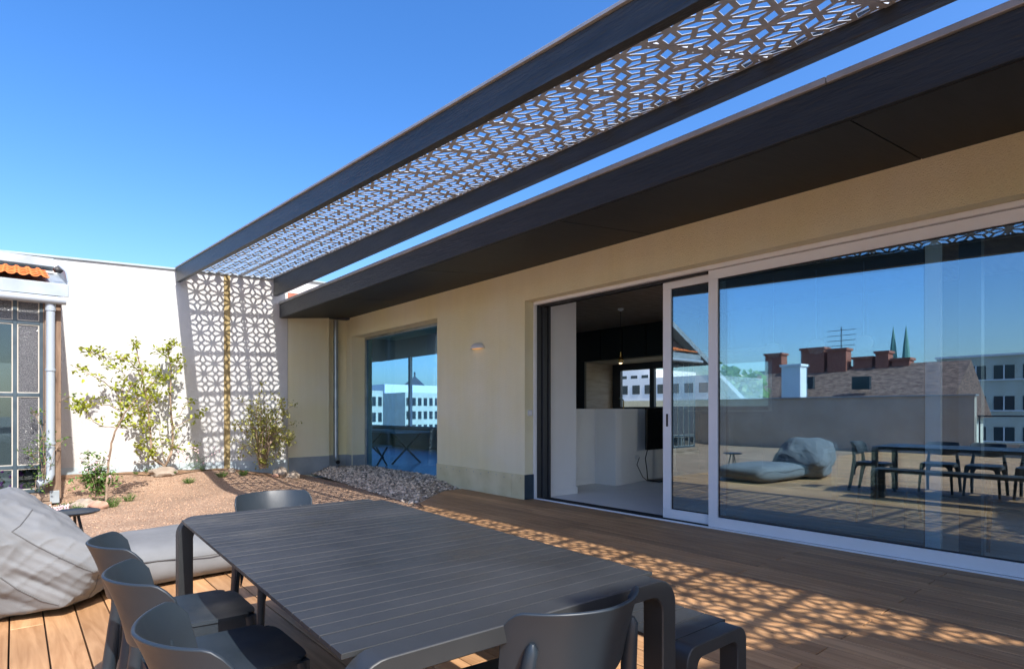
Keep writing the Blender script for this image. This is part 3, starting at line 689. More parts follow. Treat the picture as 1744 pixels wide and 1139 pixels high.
# frames of the single panels
b = MB()
def lbar(b, p, q, wd, th):
    p, q = Vector(p), Vector(q); t = (q - p).normalized(); s = t.cross(Vector((0, 0, 1))).normalized() * wd / 2; k = Vector((0, 0, th / 2))
    b.hexa([p - s - k, p + s - k, q + s - k, q - s - k, p - s + k, p + s + k, q + s + k, q - s + k])
for v in range(0, VMAX, 2):
    if v: lbar(b, lmap(UO, v), lmap(-.05, v), .034, .010); lbar(b, lmap(.05, v), lmap(UI, v), .034, .010)
    lbar(b, lmap(0, v + .06), lmap(0, min(VMAX, v + 1.94)), .036, .012)
b.build('panel_joint', M['lattice'], lt)

# unseen block added behind the camera, its outline shaped to shade the near deck
b = MB(); b.prism([(.68, -4.05, -.2), (.68, -4.05, 6.05), (2.35, -4.05, 5.73), (2.93, -4.05, 5.54), (3.57, -4.05, 4.82), (5.28, -4.05, 3.6), (5.28, -4.05, -.2)][::-1], (0, -1.9, 0))
tag(b.build('shade_block', M['parapet']), 'unseen block added behind the camera to shade the near deck', 'building', kind='structure')
# ================================================================ ANNEX WITH STEEL WINDOW (left edge)
AY = 9.8
an = thing('workshop_annex', 'low annex with steel workshop window, timber posts and orange tiled lean-to roof', 'building', (.4, AY, 0))
XR = at(104, 700, AY).x
zt_ = at(75, 512, AY).z; zb_ = at(75, 835, AY).z
b = MB(); b.box(XR - .17, AY, .05, XR, AY + .12, 2.69); b.box(XR - .02, AY + .12, -.1, XR, 12.2, 2.80); b.box(at(81, 700, AY).x - .045, AY + .03, .05, XR - .175, AY + .10, zt_ + .05)
b.build('timber_post', M['oldwood'], an, bevel=.004)
b = MB(); b.box(-4.4, AY - .05, .03, XR - .03, AY + .14, zb_ - .03); b.box(-4.4, AY - .12, -.12, XR - .1, AY + .1, .025); b.build('sill_timber', M['beamwood'], an, bevel=.008)
b = MB(); b.box(-4.4, AY + .5, -.1, XR - .03, AY + .6, 2.9); b.build('inner_wall', M['parapet'], an)
b = MB(); b.box(-4.4, AY - .02, zt_ + .03, XR - .17, AY + .10, 2.70); b.build('lintel', M['track'], an)
# roof: slope, verge, gutter board, tiles
rb, rfz = 3.43, 2.86
b = MB(); b.hexa([(-4.4, AY - .1, rfz - .08), (XR + .06, AY - .1, rfz - .08), (XR + .06, 12.2, rb - .05), (-4.4, 13.0, rb - .05), (-4.4, AY - .1, rfz), (XR + .06, AY - .1, rfz), (XR + .06, 12.2, rb + .03), (-4.4, 13.0, rb + .03)])
ar = b.build('roof', M['greymetal'], an)
b = MB(); b.box(-4.4, AY - .13, 2.70, XR + .07, AY - .105, 2.86); b.build('gutter_board', M['greymetal'], ar, bevel=.003)
b = MB(); b.prism([(XR + .061, AY - .12, 2.70), (XR + .061, AY - .12, 2.90), (XR + .061, AY + .35, 3.12), (XR + .061, 12.1, rb + .16), (XR + .061, 12.1, rb - .1)], (.02, 0, 0)); b.build('verge_flashing', M['greymetal'], ar)
b = MB(); b.box(-4.4, 11.62, rb + .02, XR + .0, 12.0, rb + .145); b.build('head_flashing', M['greymetal'], ar, bevel=.004)
tl = MB(); 
for r_ in range(5):
    y0 = AY + .0 + r_ * .33; z0 = rfz + .035 + (y0 - AY + .1) * (rb - rfz) / 2.3
    x1 = at(80, 470, AY).x + .03
    k = 0
    while x1 - k * .24 > -4.3:
        xa = x1 - (k + 1) * .24; tl.c = rnd.random()
        def f(u, v, xa=xa, y0=y0, z0=z0):
            p = u * 2 * math.pi
            return (xa + u * .238, y0 + v * .38, z0 + .022 * max(-.3, math.sin(p * 2)) + v * .38 * (rb - rfz) / 2.3 + (1 - v) * .028 + .012 * (1 - v))
        tl.shell(f, 12, 2, .014); k += 1
tl.build('roof_tiles', M['tile'], ar, smooth=True)
b = MB(); b.blob((XR - .03, AY + .15, 3.09), (.05, .03, .04), 3, 2, .3); b.build('roof_hook', M['track'], ar, smooth=True)
b = MB(); b.tube([(-4.4, AY - .17, 2.655), (XR + .045, AY - .17, 2.635)], .05, 14); b.build('gutter', M['pvc'], ar, smooth=True)
b = MB(); dx = at(86, 600, AY - .12).x; zb = at(86, 818, AY - .12).z
b.tube([(dx, AY - .12, 2.64), (dx, AY - .12, zb + .08), (dx - .02, AY - .13, zb + .02), (dx - .07, AY - .15, zb - .01), (dx - .13, AY - .17, zb - .03)], .048, 14)
dp2 = b.build('downpipe', M['pvc'], an, smooth=True)
for za, zb2 in ((2.64, 2.5), (1.75, 1.72), (.8, .77)):
    b = MB(); b.tube([(dx, AY - .12, za), (dx, AY - .12, zb2)], .056, 14); b.build('pipe_sleeve', M['pvc'], dp2, smooth=True)
b = MB(); b.box(XR - .12, AY - .07, .0, XR - .02, AY - .045, .16); b.build('post_shoe', M['greymetal'], an, bevel=.003)
# frosted glass
fm = bpy.data.materials.new('patterned glass'); fm.use_nodes = True; n_ = fm.node_tree; bb = n_.nodes['Principled BSDF']
tc = n_.nodes.new('ShaderNodeTexCoord'); nz = n_.nodes.new('ShaderNodeTexNoise'); nz.inputs['Scale'].default_value = 75; nz.inputs['Detail'].default_value = 3
cr = n_.nodes.new('ShaderNodeValToRGB'); cr.color_ramp.elements[0].position = .42; cr.color_ramp.elements[1].position = .66
cr.color_ramp.elements[0].color = (.055, .058, .065, 1); cr.color_ramp.elements[1].color = (.135, .135, .14, 1)
n_.links.new(tc.outputs['Object'], nz.inputs[0]); n_.links.new(nz.outputs[0], cr.inputs[0]); n_.links.new(cr.outputs[0], bb.inputs['Base Color'])
bp = n_.nodes.new('ShaderNodeBump'); bp.inputs['Strength'].default_value = .8; bp.inputs['Distance'].default_value = .01; n_.links.new(nz.outputs[0], bp.inputs['Height']); n_.links.new(bp.outputs[0], bb.inputs['Normal'])
bb.inputs['Roughness'].default_value = .12
M['frost'] = fm; M['oldglass'] = glass_mat('old window glass', (.6, .68, .74), .06)
wn = thing('steel_window'); wn.parent = an
cols = [at(72, 700, AY).x, at(25.5, 700, AY).x]
st = cols[0] - cols[1]
while cols[-1] > -4.2: cols.append(cols[-1] - st)
rows = [zt_, at(50, 549, AY).z, at(50, 672, AY).z, at(50, 795, AY).z, zb_]
b = MB()
for i, x in enumerate(cols): b.box(x - (.028 if i == 0 else .020), AY + .035, rows[-1] - .03, x + (.028 if i == 0 else .020), AY + .075, rows[0] + .03)
for z in rows:
    for i in range(len(cols) - 1): b.box(cols[i + 1] + .0205, AY + .037, z - .022, cols[i] - (.0285 if i == 0 else .0205), AY + .073, z + .022)
prt('steel_bars', b, M['steel'], wn, bevel=.003)
pt = MB(); fr = MB(); og = MB()
for i in range(len(cols) - 1):
    for j in range(4):
        x1, x0 = cols[i] - (.029 if i == 0 else .021), cols[i + 1] + .021; z1, z0 = rows[j] - .023, rows[j + 1] + .023
        for q_ in ((x0, z0, x0 + .012, z1), (x1 - .012, z0, x1, z1), (x0 + .012, z0, x1 - .012, z0 + .01), (x0 + .012, z1 - .01, x1 - .012, z1)): pt.box(q_[0], AY + .045, q_[1], q_[2], AY + .053, q_[3])
        clear = (i == 1 and j in (1, 2)) or j == 3
        (og if clear else fr).box(x0, AY + .055, z0, x1, AY + .059, z1)
prt('glazing_putty', pt, M['putty'], wn); prt('patterned_pane', fr, M['frost'], wn); prt('clear_pane', og, M['oldglass'], wn)
# pots of flowers and a broom handle behind the lower panes
b = MB(); b.tube([(-.36, AY + .3, .1), (-.2, AY + .25, 1.1)], .014, 8); tag(b.build('broom_handle', M['intwood'], smooth=True), 'thin wooden handle leaning behind the workshop window', 'broom')

# ================================================================ TABLE
def arc(cx, cz, r, a0, a1, n=7): return [(cx + r * math.cos(R(a0 + (a1 - a0) * i / n)), cz + r * math.sin(R(a0 + (a1 - a0) * i / n))) for i in range(n + 1)]
def end_frame(half, ztop, wd, th, r=.085, foot=0):   # closed outline of an inverted U in x,z
    o = [(-half, 0)] + arc(-half + r, ztop - r, r, 180, 90) + arc(half - r, ztop - r, r, 90, 0) + [(half, 0), (half - th, 0)]
    ri = r * .62; zi = ztop - th * .75
    o += arc(half - th - ri, zi - ri, ri, 0, 90) + arc(-half + th + ri, zi - ri, ri, 90, 180) + [(-half + th, 0)]
    return o
def slat_furniture(name, label, cat, loc, rz, half, length, ztop, th, wd, pitch, leglabel=True, r=.085):
    t = thing(name, label, cat, loc, rz)
    L2 = length / 2
    for sgn in (-1, 1):
        b = MB(); o = end_frame(half, ztop, wd, th, r); y0 = sgn * L2; y1 = sgn * (L2 - wd)
        ya, yb = min(y0, y1), max(y0, y1)
        # build as strips so that the faces stay clean
        n = len(o) // 2; outer = o[:n]; inner = o[n:][::-1]
        m_ = len(outer)
        vs = [(p[0], ya, p[1]) for p in outer] + [(p[0], ya, p[1]) for p in inner] + [(p[0], yb, p[1]) for p in outer] + [(p[0], yb, p[1]) for p in inner]
        fs = []
        for i in range(m_ - 1):
            fs += [(i, i + 1, m_ + i + 1, m_ + i), (2 * m_ + i + 1, 2 * m_ + i, 3 * m_ + i, 3 * m_ + i + 1), (i + 1, i, 2 * m_ + i, 2 * m_ + i + 1), (m_ + i, m_ + i + 1, 3 * m_ + i + 1, 3 * m_ + i)]
        fs += [(0, m_, 3 * m_, 2 * m_), (m_ - 1, 2 * m_ - 1 + m_ * 0, 4 * m_ - 1, 3 * m_ - 1)[::1]]
        b.add(vs, fs); e = b.build('end_frame', M['furn'], t, smooth=True, world=False, bevel=.004)
        for sx in (-1, 1):
            f = MB(); f.box(sx * half - sx * .003, ya + .006, -.0005, sx * (half - th) + sx * .003, yb - .006, .006)
            f.build('foot_pad', M['foot'], e, world=False)
    b = MB(); y = -L2 + wd + .004; hx = half - .012
    while y + pitch < L2 - wd + .01:
        b.box(-hx, y, ztop - .014, hx, y + pitch - .0035, ztop - .0015 + rnd.uniform(-.0006, .0006)); y += pitch
    b.build('slat_top', M['furn'], t, world=False, bevel=.0012)
    b = MB()
    for sx in (-1, 1): b.box(sx * (half - .10), -L2 + wd, ztop - .05, sx * (half - .15), L2 - wd, ztop - .0145)
    b.build('under_rail', M['furn'], t, world=False)
    return t
slat_furniture('garden_table', 'large anthracite slatted metal table with rounded end frames', 'table', (1.055, 2.085, 0), -R(2.2), .515, 2.06, .70, .062, .075, (2.06 - .15 - .006) / 30, r=.08)
slat_furniture('garden_bench', 'anthracite slatted metal bench under the right side of the table', 'bench', (1.885, 2.02, 0), -R(1.2), .185, 1.86, .42, .06, .075, (1.86 - .15 - .006) / 19, r=.055)

# ================================================================ CHAIRS
def make_chair():
    t = thing('plastic_chair', 'x', 'chair', (0, 0, 0))
    P = M['plastic']
    def seat(u, v):
        a, c = 2 * u - 1, 2 * v - 1
        k = 1 - .07 * abs(a) ** 6 * abs(c) ** 6
        wx = .205 - .012 * (1 - v)
        x = a * wx * (k - .0 * c); y = .005 + c * .205 * k
        # squircle corners
        m_ = max(abs(a), abs(c)); l = (abs(a) ** 7 + abs(c) ** 7) ** (1 / 7) if m_ > 0 else 1
        f = m_ / l if l else 1
        x *= f; y *= f
        z = .43 - .012 * (1 - a * a) * (1 - c * c) - .012 * max(0, c - .7) - .004 * c
        return (x, y, z)
    b = MB(); b.shell(seat, 20, 20, .012); b.build('seat', P, t, smooth=True, world=False)
    def back(u, v):                       # u across, v up
        a = 2 * u - 1; s = abs(a)
        hb = .200 * (1 - .40 * s ** 2.6)              # height of shell at this place
        top = .735 - .045 * max(0, (s - .80) / .20) ** 2.2
        bot = top - hb if s < .999 else top - hb
        z = bot + (top - bot) * v
        hgt = (z - .46) / .275
        ang = a * 1.02
        x = math.sin(ang) / math.sin(1.02) * (.215 - .02 * (1 - hgt))
        y = -.13 - .045 * hgt - .115 * (math.cos(ang) - math.cos(1.02)) / (1 - math.cos(1.02)) - .030 * max(0, hgt) ** 3 * (1 - s * .5)
        return (x, y, z)
    b = MB(); b.shell(back, 32, 14, .009); sh = b.build('backrest', P, t, smooth=True, world=False, bevel=.0025)
    for sx in (-1, 1):
        # rear leg running up the outside of the shell
        b = MB(); pts = [(sx * .205, -.275, 0), (sx * .200, -.245, .15), (sx * .192, -.215, .36), (sx * .186, -.205, .44), (sx * .176, -.208, .52), (sx * .168, -.222, .60), (sx * .164, -.232, .645), (sx * .163, -.233, .66)]
        b.tube(pts, [.019, .021, .024, .024, .020, .018, .015, .006], 12, 1.15, up=(0, 1, 0)); rl = b.build('leg', P, t, smooth=True, world=False)
        b = MB(); b.tube([(sx * .205, -.2755, -.0), (sx * .205, -.2755, .006)], .017, 10); b.build('foot_pad', M['foot'], rl, world=False)
        b = MB(); b.tube([(sx * .176, .172, .418), (sx * .186, .188, .30), (sx * .203, .213, 0)], [.024, .020, .016], 12, 1.0, up=(0, 1, 0)); fl = b.build('leg', P, t, smooth=True, world=False)
        b = MB(); b.tube([(sx * .2052, .2152, -.0), (sx * .2052, .2152, .006)], .0145, 10); b.build('foot_pad', M['foot'], fl, world=False)
        # side apron with arch, in the y,z plane
        o1 = []; ns = 18
        y0, y1 = -.212, .198
        top_ = []; bot_ = []
        for i in range(ns + 1):
            k = i / ns; y = y0 + (y1 - y0) * k; e = abs(2 * k - 1); drop = .038 + .17 * max(0, (e - .62) / .38) ** 2.4
            top_.append((y, .422)); bot_.append((y, .422 - drop))
        b = MB(); xs = (sx * .178, sx * .194); vs = []
        for x_ in xs: vs += [(x_, y, z) for y, z in top_] + [(x_ + sx * (.422 - z) * .06, y, z) for y, z in bot_]
        m_ = ns + 1; fs = []
        for i in range(ns): fs += [(i, i + 1, m_ + i + 1, m_ + i), (2 * m_ + i + 1, 2 * m_ + i, 3 * m_ + i, 3 * m_ + i + 1), (m_ + i, m_ + i + 1, 3 * m_ + i + 1, 3 * m_ + i), (i + 1, i, 2 * m_ + i, 2 * m_ + i + 1)]
        b.add(vs, fs); b.build('side_apron', P, t, smooth=True, world=False)
    for yy, nm in ((.188, 'front_apron'), (-.196, 'rear_apron')):
        b = MB(); vs = []; ns = 18; top_ = []; bot_ = []
        for i in range(ns + 1):
            k = i / ns; x = -.176 + .352 * k; e = abs(2 * k - 1); drop = .036 + .15 * max(0, (e - .62) / .38) ** 2.4
            top_.append((x, .422)); bot_.append((x, .422 - drop))
        for y_ in (yy - .008, yy + .008): vs += [(x, y_, z) for x, z in top_] + [(x, y_ + (.03 if yy > 0 else -.03) * (.422 - z), z) for x, z in bot_]
        m_ = ns + 1; fs = []
        for i in range(ns): fs += [(i, i + 1, m_ + i + 1, m_ + i), (2 * m_ + i + 1, 2 * m_ + i, 3 * m_ + i, 3 * m_ + i + 1), (m_ + i, m_ + i + 1, 3 * m_ + i + 1, 3 * m_ + i), (i + 1, i, 2 * m_ + i, 2 * m_ + i + 1)]
        b.add(vs, fs); b.build(nm, P, t, smooth=True, world=False)
    return t
ch0 = make_chair()
spots = [(.51, 1.455, -R(90), 'grey plastic chair at the left side of the table, nearest the camera'),
         (.51, 2.01, -R(90), 'grey plastic chair at the left side of the table, middle of the three'),
         (.515, 2.55, -R(91), 'grey plastic chair at the left side of the table, closest to the bean bag'),
         (1.125, 3.22, R(180), 'grey plastic chair at the far end of the table, its backrest catching the light'),
         (1.105, 1.225, -R(6), 'grey plastic chair at the near end of the table, half in shade')]
for i, (x, y, rz, lab) in enumerate(spots):
    c = ch0 if i == 0 else copy_tree(ch0)
    c.location = (x, y, 0); c.rotation_euler.z = rz; c['label'] = lab; c['group'] = 'plastic chairs around the garden table'

# ================================================================ BEAN BAG LOUNGER
def wr(p, amp, s=1.0, seed=0): return noise.noise(Vector(p) * s + Vector((seed, seed * 2, 0))) * amp
def pillow(cx, cy, cz, sx, sy, sz, rot, tilt, seed, e=.45, amp=.02, top=0):
    b = MB(); vs = []; nu, nv = 72, 44; Rm = Matrix.Rotation(rot, 4, 'Z') @ Matrix.Rotation(tilt, 4, 'Y')
    sg = lambda w_, m_: math.copysign(abs(w_) ** m_, w_)
    for j in range(nv + 1):
        ph = -math.pi / 2 + math.pi * j / nv
        for i in range(nu):
            th = 2 * math.pi * i / nu
            x = sg(math.cos(ph), .55) * sg(math.cos(th), e); y = sg(math.cos(ph), .55) * sg(math.sin(th), e); z = sg(math.sin(ph), .75)
            p = Vector((x * sx, y * sy, z * sz))
            if top: p.z += top * (x * .5 + .5) * sz; 
            r_ = wr(p, amp, 3.2, seed) + wr((p.x * 9, p.y * 3, p.z * 9), amp * .45, 1, seed + 5) + wr((p.x * 22, p.y * 9, p.z * 14), amp * .14, 1, seed + 9)
            p += p.normalized() * r_
            p = Rm @ p + Vector((cx, cy, cz)); p.z = max(p.z, .004)
            vs.append(p)
    fs = [(j * nu + i, j * nu + (i + 1) % nu, (j + 1) * nu + (i + 1) % nu, (j + 1) * nu + i) for j in range(nv) for i in range(nu)]
    b.add(vs, fs); return b, Rm
bg_ = thing('bean_bag_lounger', 'light grey fabric bean bag lounger with puffed backrest lying on the sunny deck', 'bean bag', (.6, 4.9, 0))
b, Rm = pillow(1.02, 5.02, .15, .72, .47, .155, R(6), 0, 3, .3, .026)
mt = b.build('seat_cushion', M['fabric'], bg_, smooth=True)
def seam_on(b, fn, n, rad=.004):
    b.tube([fn(i / n) for i in range(n + 1)], rad, 6)
b = MB()
def sm(k):
    a, c = -.70 + 1.38 * k, -.468
    p = Rm @ Vector((a, c - .003, .045 + .012 * math.sin(k * 9))) + Vector((1.02, 5.02, .15)); return p
seam_on(b, sm, 24); b.build('seam', M['seam'], mt, smooth=True)
# backrest lump: leaning faceted cushion, built from rings that follow its outline
def lump():
    import bmesh
    bm = bmesh.new()
    T = lambda px, py, Y: at(px, py, Y)
    pts = [  # corners of the puffed backrest
        T(-60, 965, 4.25), T(112, 1036, 4.28), T(150, 1012, 4.32), T(196, 945, 4.30),      # lower front edge
        T(-70, 870, 4.40), T(24, 905, 4.30), T(70, 925, 4.28), T(160, 975, 4.24),
        T(42, 832, 4.80), T(70, 866, 4.62), T(108, 893, 4.75), T(150, 922, 4.75), T(158, 958, 4.72),
        Vector((-.55, 4.5, .05)), Vector((-.55, 5.25, .06)), Vector((.35, 5.25, .05)), Vector((.42, 4.6, .05)),
        T(-60, 850, 5.1), Vector((-.05, 5.15, .62)), Vector((.25, 5.1, .42)), Vector((.12, 4.42, .02)), Vector((-.2, 4.5, .02))]
    for p in pts: bm.verts.new(p)
    bmesh.ops.convex_hull(bm, input=bm.verts)
    for v in [v for v in bm.verts if not v.link_faces]: bm.verts.remove(v)
    for it in range(5):
        bmesh.ops.triangulate(bm, faces=bm.faces); bmesh.ops.subdivide_edges(bm, edges=bm.edges, cuts=1, use_grid_fill=True)
        bmesh.ops.smooth_vert(bm, verts=bm.verts, factor=(.10, .18, .30, .35, .3)[it], use_axis_x=True, use_axis_y=True, use_axis_z=True)
    for v in bm.verts:
        c = v.co; n_ = (c - Vector((0, 4.8, .2))).normalized()
        d = wr((c.x * 3, c.y * 2, c.z * 3), .05, 1, 2) + wr((c.x * 5 + c.z * 9, c.y * 3, c.z * 4), .035, 1, 8) + wr((c.x * 18 + c.z * 24, c.y * 8, c.z * 5), .014, 1, 4)
        r1 = 1 - abs(noise.noise(Vector((c.x * 3.4 + c.z * 4.2, c.y * 3, c.z * 2.2 + 7)))) * 2
        d += .013 * max(0, r1) ** 3
        r2 = 1 - abs(noise.noise(Vector((c.x * 7 - c.z * 6, c.y * 5, c.z * 5 + 3)))) * 2
        d += .009 * max(0, r2) ** 4
        r3 = 1 - abs(noise.noise(Vector((c.x * 12 + c.z * 16, c.y * 9, c.z * 4 + 11)))) * 2
        d += .003 * max(0, r3) ** 3
        v.co = c + n_ * (d + .012); v.co.z = max(v.co.z, .004)
    me = bpy.data.meshes.new('backrest'); bm.to_mesh(me); bm.free(); return me
me = lump(); me.materials.append(M['fabric']); me.polygons.foreach_set('use_smooth', [True] * len(me.polygons))
me.transform(Matrix.Translation(-Vector(bg_.location)))
lo = bpy.data.objects.new('backrest', me); C.objects.link(lo); lo.parent = bg_
from mathutils.bvhtree import BVHTree
bpy.context.view_layer.update()
bv = BVHTree.FromPolygons([v.co + Vector(bg_.location) for v in me.vertices], [tuple(p.vertices) for p in me.polygons])
b = MB()
for path in ([(20, 905), (60, 928), (100, 948), (140, 966), (163, 975)], [(20, 905), (34, 895), (46, 880), (56, 866)], [(168, 978), (162, 1000), (150, 1018), (125, 1033)], [(0, 983), (30, 1003), (70, 1022), (105, 1031)]):
    P = []
    for k in range(len(path) - 1):
        for s_ in range(8):
            px = path[k][0] + (path[k + 1][0] - path[k][0]) * s_ / 8; py = path[k][1] + (path[k + 1][1] - path[k][1]) * s_ / 8
            h_ = bv.ray_cast(Vector((0, 0, H)), ray(px, py).normalized())
            if h_[0]: P.append(h_[0] + h_[1] * .0005)
    if len(P) > 3: b.tube(P, .0035, 6)
b.build('seam', M['seam'], lo, smooth=True)

# small round side table behind the bean bag
rt = thing('side_table', 'small round anthracite side table behind the bean bag', 'side table', (.37, 5.92, 0))
cx, cy = at(126, 870, 5.92).x, 5.92; tz = .385
b = MB(); b.lathe([(.005, -.014), (.15, -.014), (.172, -.006), (.178, .004), (.170, .008), (.16, .002), (.005, .001)], (cx, cy, tz), 40); b.build('table_top', M['plastic'], rt, smooth=True)
for a in (80, 200, 320):
    b = MB(); b.tube([(cx + .03 * math.cos(R(a)), cy + .03 * math.sin(R(a)), tz - .014), (cx + .12 * math.cos(R(a)), cy + .12 * math.sin(R(a)), 0)], .011, 8); b.build('leg', M['furn'], rt, smooth=True)

# ================================================================ PLANTS
def leafquad(b, c, d, s, w_=.5):
    d = Vector(d).normalized(); up = Vector((rnd.gauss(0, .5), rnd.gauss(0, .5), 1)).normalized(); sd_ = d.cross(up)
    if sd_.length < 1e-3: sd_ = Vector((1, 0, 0))
    sd_.normalize(); n_ = sd_.cross(d); b.c = rnd.random(); c = Vector(c)
    L_ = s
    b.add([c, c + d * L_ * .35 + sd_ * L_ * w_ * .5 + n_ * L_ * .08, c + d * L_ * .8 + sd_ * L_ * w_ * .35 + n_ * L_ * .06, c + d * L_ - n_ * L_ * .08, c + d * L_ * .8 - sd_ * L_ * w_ * .35 + n_ * L_ * .06, c + d * L_ * .35 - sd_ * L_ * w_ * .5 + n_ * L_ * .08, c + d * L_ * .5],
          [(0, 1, 6), (1, 2, 6), (2, 3, 6), (3, 4, 6), (4, 5, 6), (5, 0, 6)])
def cluster(b, c, n, sp, s, w_=.5):
    for k in range(n):
        d = Vector((rnd.gauss(0, 1), rnd.gauss(0, 1), rnd.gauss(.2, .8)))
        leafquad(b, Vector(c) + Vector((rnd.gauss(0, sp), rnd.gauss(0, sp), rnd.gauss(0, sp))), d, s * rnd.uniform(.75, 1.5), w_)
def pxpath(path, Y, dy=0.0, seed=0):
    out = []
    for k, (px, py) in enumerate(path):
        out.append(at(px, py, Y + dy * k + .07 * math.sin(seed * 3.3 + k * 1.7) * (k > 0)))
    return out
def smooth_path(P, n=5):
    out = []
    for i in range(len(P) - 1):
        p0, p1, p2, p3 = P[max(0, i - 1)], P[i], P[i + 1], P[min(len(P) - 1, i + 2)]
        for s_ in range(n):
            t = s_ / n
            out.append(.5 * ((2 * p1) + (-p0 + p2) * t + (2 * p0 - 5 * p1 + 4 * p2 - p3) * t * t + (-p0 + 3 * p1 - 3 * p2 + p3) * t ** 3))
    out.append(P[-1]); return out
def plant(name, label, cat, Y, base, limbs, leafm, leaf_s, dens, sp=.035, group=None, trunkr=.02):
    root = at(base[0], base[1], Y); t = thing(name, label, cat, tuple(root), group=group)
    w_ = MB(); lf = MB()
    for i, (path, r0, r1, dy, lden) in enumerate(limbs):
        P = smooth_path(pxpath(path, Y, dy, i)); n = len(P)
        for k in range(1, n - 1): P[k] = P[k] + Vector((rnd.gauss(0, .004), rnd.gauss(0, .004), rnd.gauss(0, .004)))
        w_.tube(P, [r0 + (r1 - r0) * k / (n - 1) for k in range(n)], 7)
        if lden:
            for k in range(n):
                if k / n > (.25 if r0 > .012 else .05):
                    if rnd.random() < lden:
                        d = Vector((rnd.gauss(0, 1), rnd.gauss(0, .7), rnd.gauss(.3, .7))).normalized() * rnd.uniform(.02, .09)
                        if rnd.random() < .6: w_.tube([P[k], P[k] + d * .6 + Vector((0, 0, .005)), P[k] + d], [.004, .003, .002], 5)
                        cluster(lf, P[k] + d, int(dens * rnd.uniform(.8, 2.4)), sp, leaf_s)
            cluster(lf, P[-1], int(dens * 1.5), sp, leaf_s)
    w_.build('trunk', M['bark'], t, smooth=True); lf.build('foliage', leafm, t, smooth=True); return t
# left small tree
plant('young_tree', 'thin young fruit tree with one leaning stem left of the white wall', 'tree', 9.4, (183, 853), [
    ([(180, 858), (184, 800), (190, 755), (200, 726)], .016, .011, 0, 0),
    ([(200, 726), (215, 700), (232, 680), (250, 664), (262, 650)], .011, .005, .01, .5),
    ([(202, 722), (225, 706), (245, 690), (258, 676)], .009, .004, .02, .5),
    ([(205, 715), (206, 695), (202, 675), (190, 660), (172, 648), (150, 636), (133, 628)], .008, .003, .01, .75),
    ([(204, 700), (185, 690), (165, 688), (148, 682), (135, 690)], .006, .003, -.01, .6),
    ([(196, 728), (176, 726), (158, 716), (145, 700), (137, 692)], .006, .003, -.01, .35),
    ([(205, 690), (210, 660), (212, 640), (200, 628), (180, 622)], .006, .003, .02, .6),
    ([(212, 680), (225, 655), (236, 668), (244, 648)], .006, .003, 0, .8),
    ([(200, 727), (212, 728), (228, 722), (240, 728)], .005, .003, .01, .6),
    ([(137, 692), (130, 700), (128, 690)], .004, .002, 0, 1),
], M['leaf'], .052, 3.8, .027, 'espaliered fruit trees at the white wall')
# right twin-stem tree
plant('young_tree', 'twin-stemmed fruit tree rising from behind the flat stone at the white wall', 'tree', 11.45, (281, 792), [
    ([(280, 795), (276, 790), (262, 782), (258, 765), (256, 730), (252, 695), (245, 655), (238, 620), (232, 592), (228, 584)], .022, .007, -.01, .8),
    ([(280, 795), (288, 780), (293, 762), (294, 730), (291, 700), (290, 665), (292, 640), (288, 610), (284, 590)], .022, .006, 0, .7),
    ([(262, 780), (240, 760), (232, 762)], .006, .003, .02, .8),
    ([(270, 785), (262, 760), (252, 745), (240, 730)], .007, .003, .01, .4),
    ([(280, 788), (276, 760), (272, 735), (274, 720)], .006, .003, -.02, .5),
    ([(294, 728), (308, 722), (322, 714), (336, 710), (347, 700)], .008, .004, 0, .45),
    ([(291, 712), (305, 708), (314, 690), (322, 680)], .005, .003, .02, .3),
    ([(252, 690), (262, 680), (272, 668), (278, 655)], .006, .003, 0, .8),
    ([(244, 650), (232, 628), (215, 612), (195, 612), (176, 608), (160, 600), (152, 600)], .008, .004, -.03, .9),
    ([(290, 650), (276, 640), (268, 628)], .005, .003, 0, .9), ([(290, 640), (302, 626), (308, 612)], .006, .003, 0, .9),
    ([(288, 610), (276, 602), (272, 596)], .005, .003, 0, 1), ([(286, 600), (296, 590), (298, 584)], .005, .003, 0, 1), ([(252, 700), (240, 705), (226, 690)], .005, .003, 0, .8),
    ([(290, 760), (305, 762), (318, 768), (330, 758)], .004, .002, .01, .5),
    ([(248, 665), (258, 650), (252, 630)], .004, .002, 0, .9), ([(240, 700), (245, 720), (252, 735)], .004, .002, 0, .9),
], M['leaf'], .062, 3.9, .032, 'espaliered fruit trees at the white wall')
# bush in the lattice shadow
limbs = []
rb2 = random.Random(11)
for k in range(26):
    a = rb2.uniform(-1, 1); tx = 452 + a * 52 + rb2.gauss(0, 5); ty = 645 + 70 * abs(a) ** 1.4 + rb2.uniform(0, 70)
    mx_ = 449 + a * 16; limbs.append(([(448 + a * 5, 797), (mx_, 765 - rb2.uniform(0, 20)), ((mx_ + tx) / 2 + rb2.gauss(0, 6), (760 + ty) / 2 - 10), (tx, ty)], rb2.uniform(.008, .014), .003, rb2.uniform(-.08, .04), .6))
for k in range(22):
    a = rb2.uniform(-1, 1); yy = rb2.uniform(690, 765); x0 = 450 + a * 22
    limbs.append(([(x0, yy + 22), (x0 + a * 12, yy + 8), (x0 + a * 30 + rb2.gauss(0, 6), yy - 6)], .005, .002, rb2.uniform(-.06, .03), .7))
limbs.append(([(455, 720), (475, 705), (500, 690)], .005, .002, -.03, .8)); limbs.append(([(460, 740), (482, 728), (503, 720)], .005, .002, -.03, .5))
plant('flowering_bush', 'twiggy bush with yellow green leaves in the lattice shadow of the wall', 'bush', 11.0, (448, 797), limbs, M['leaf2'], .046, 4, .03)
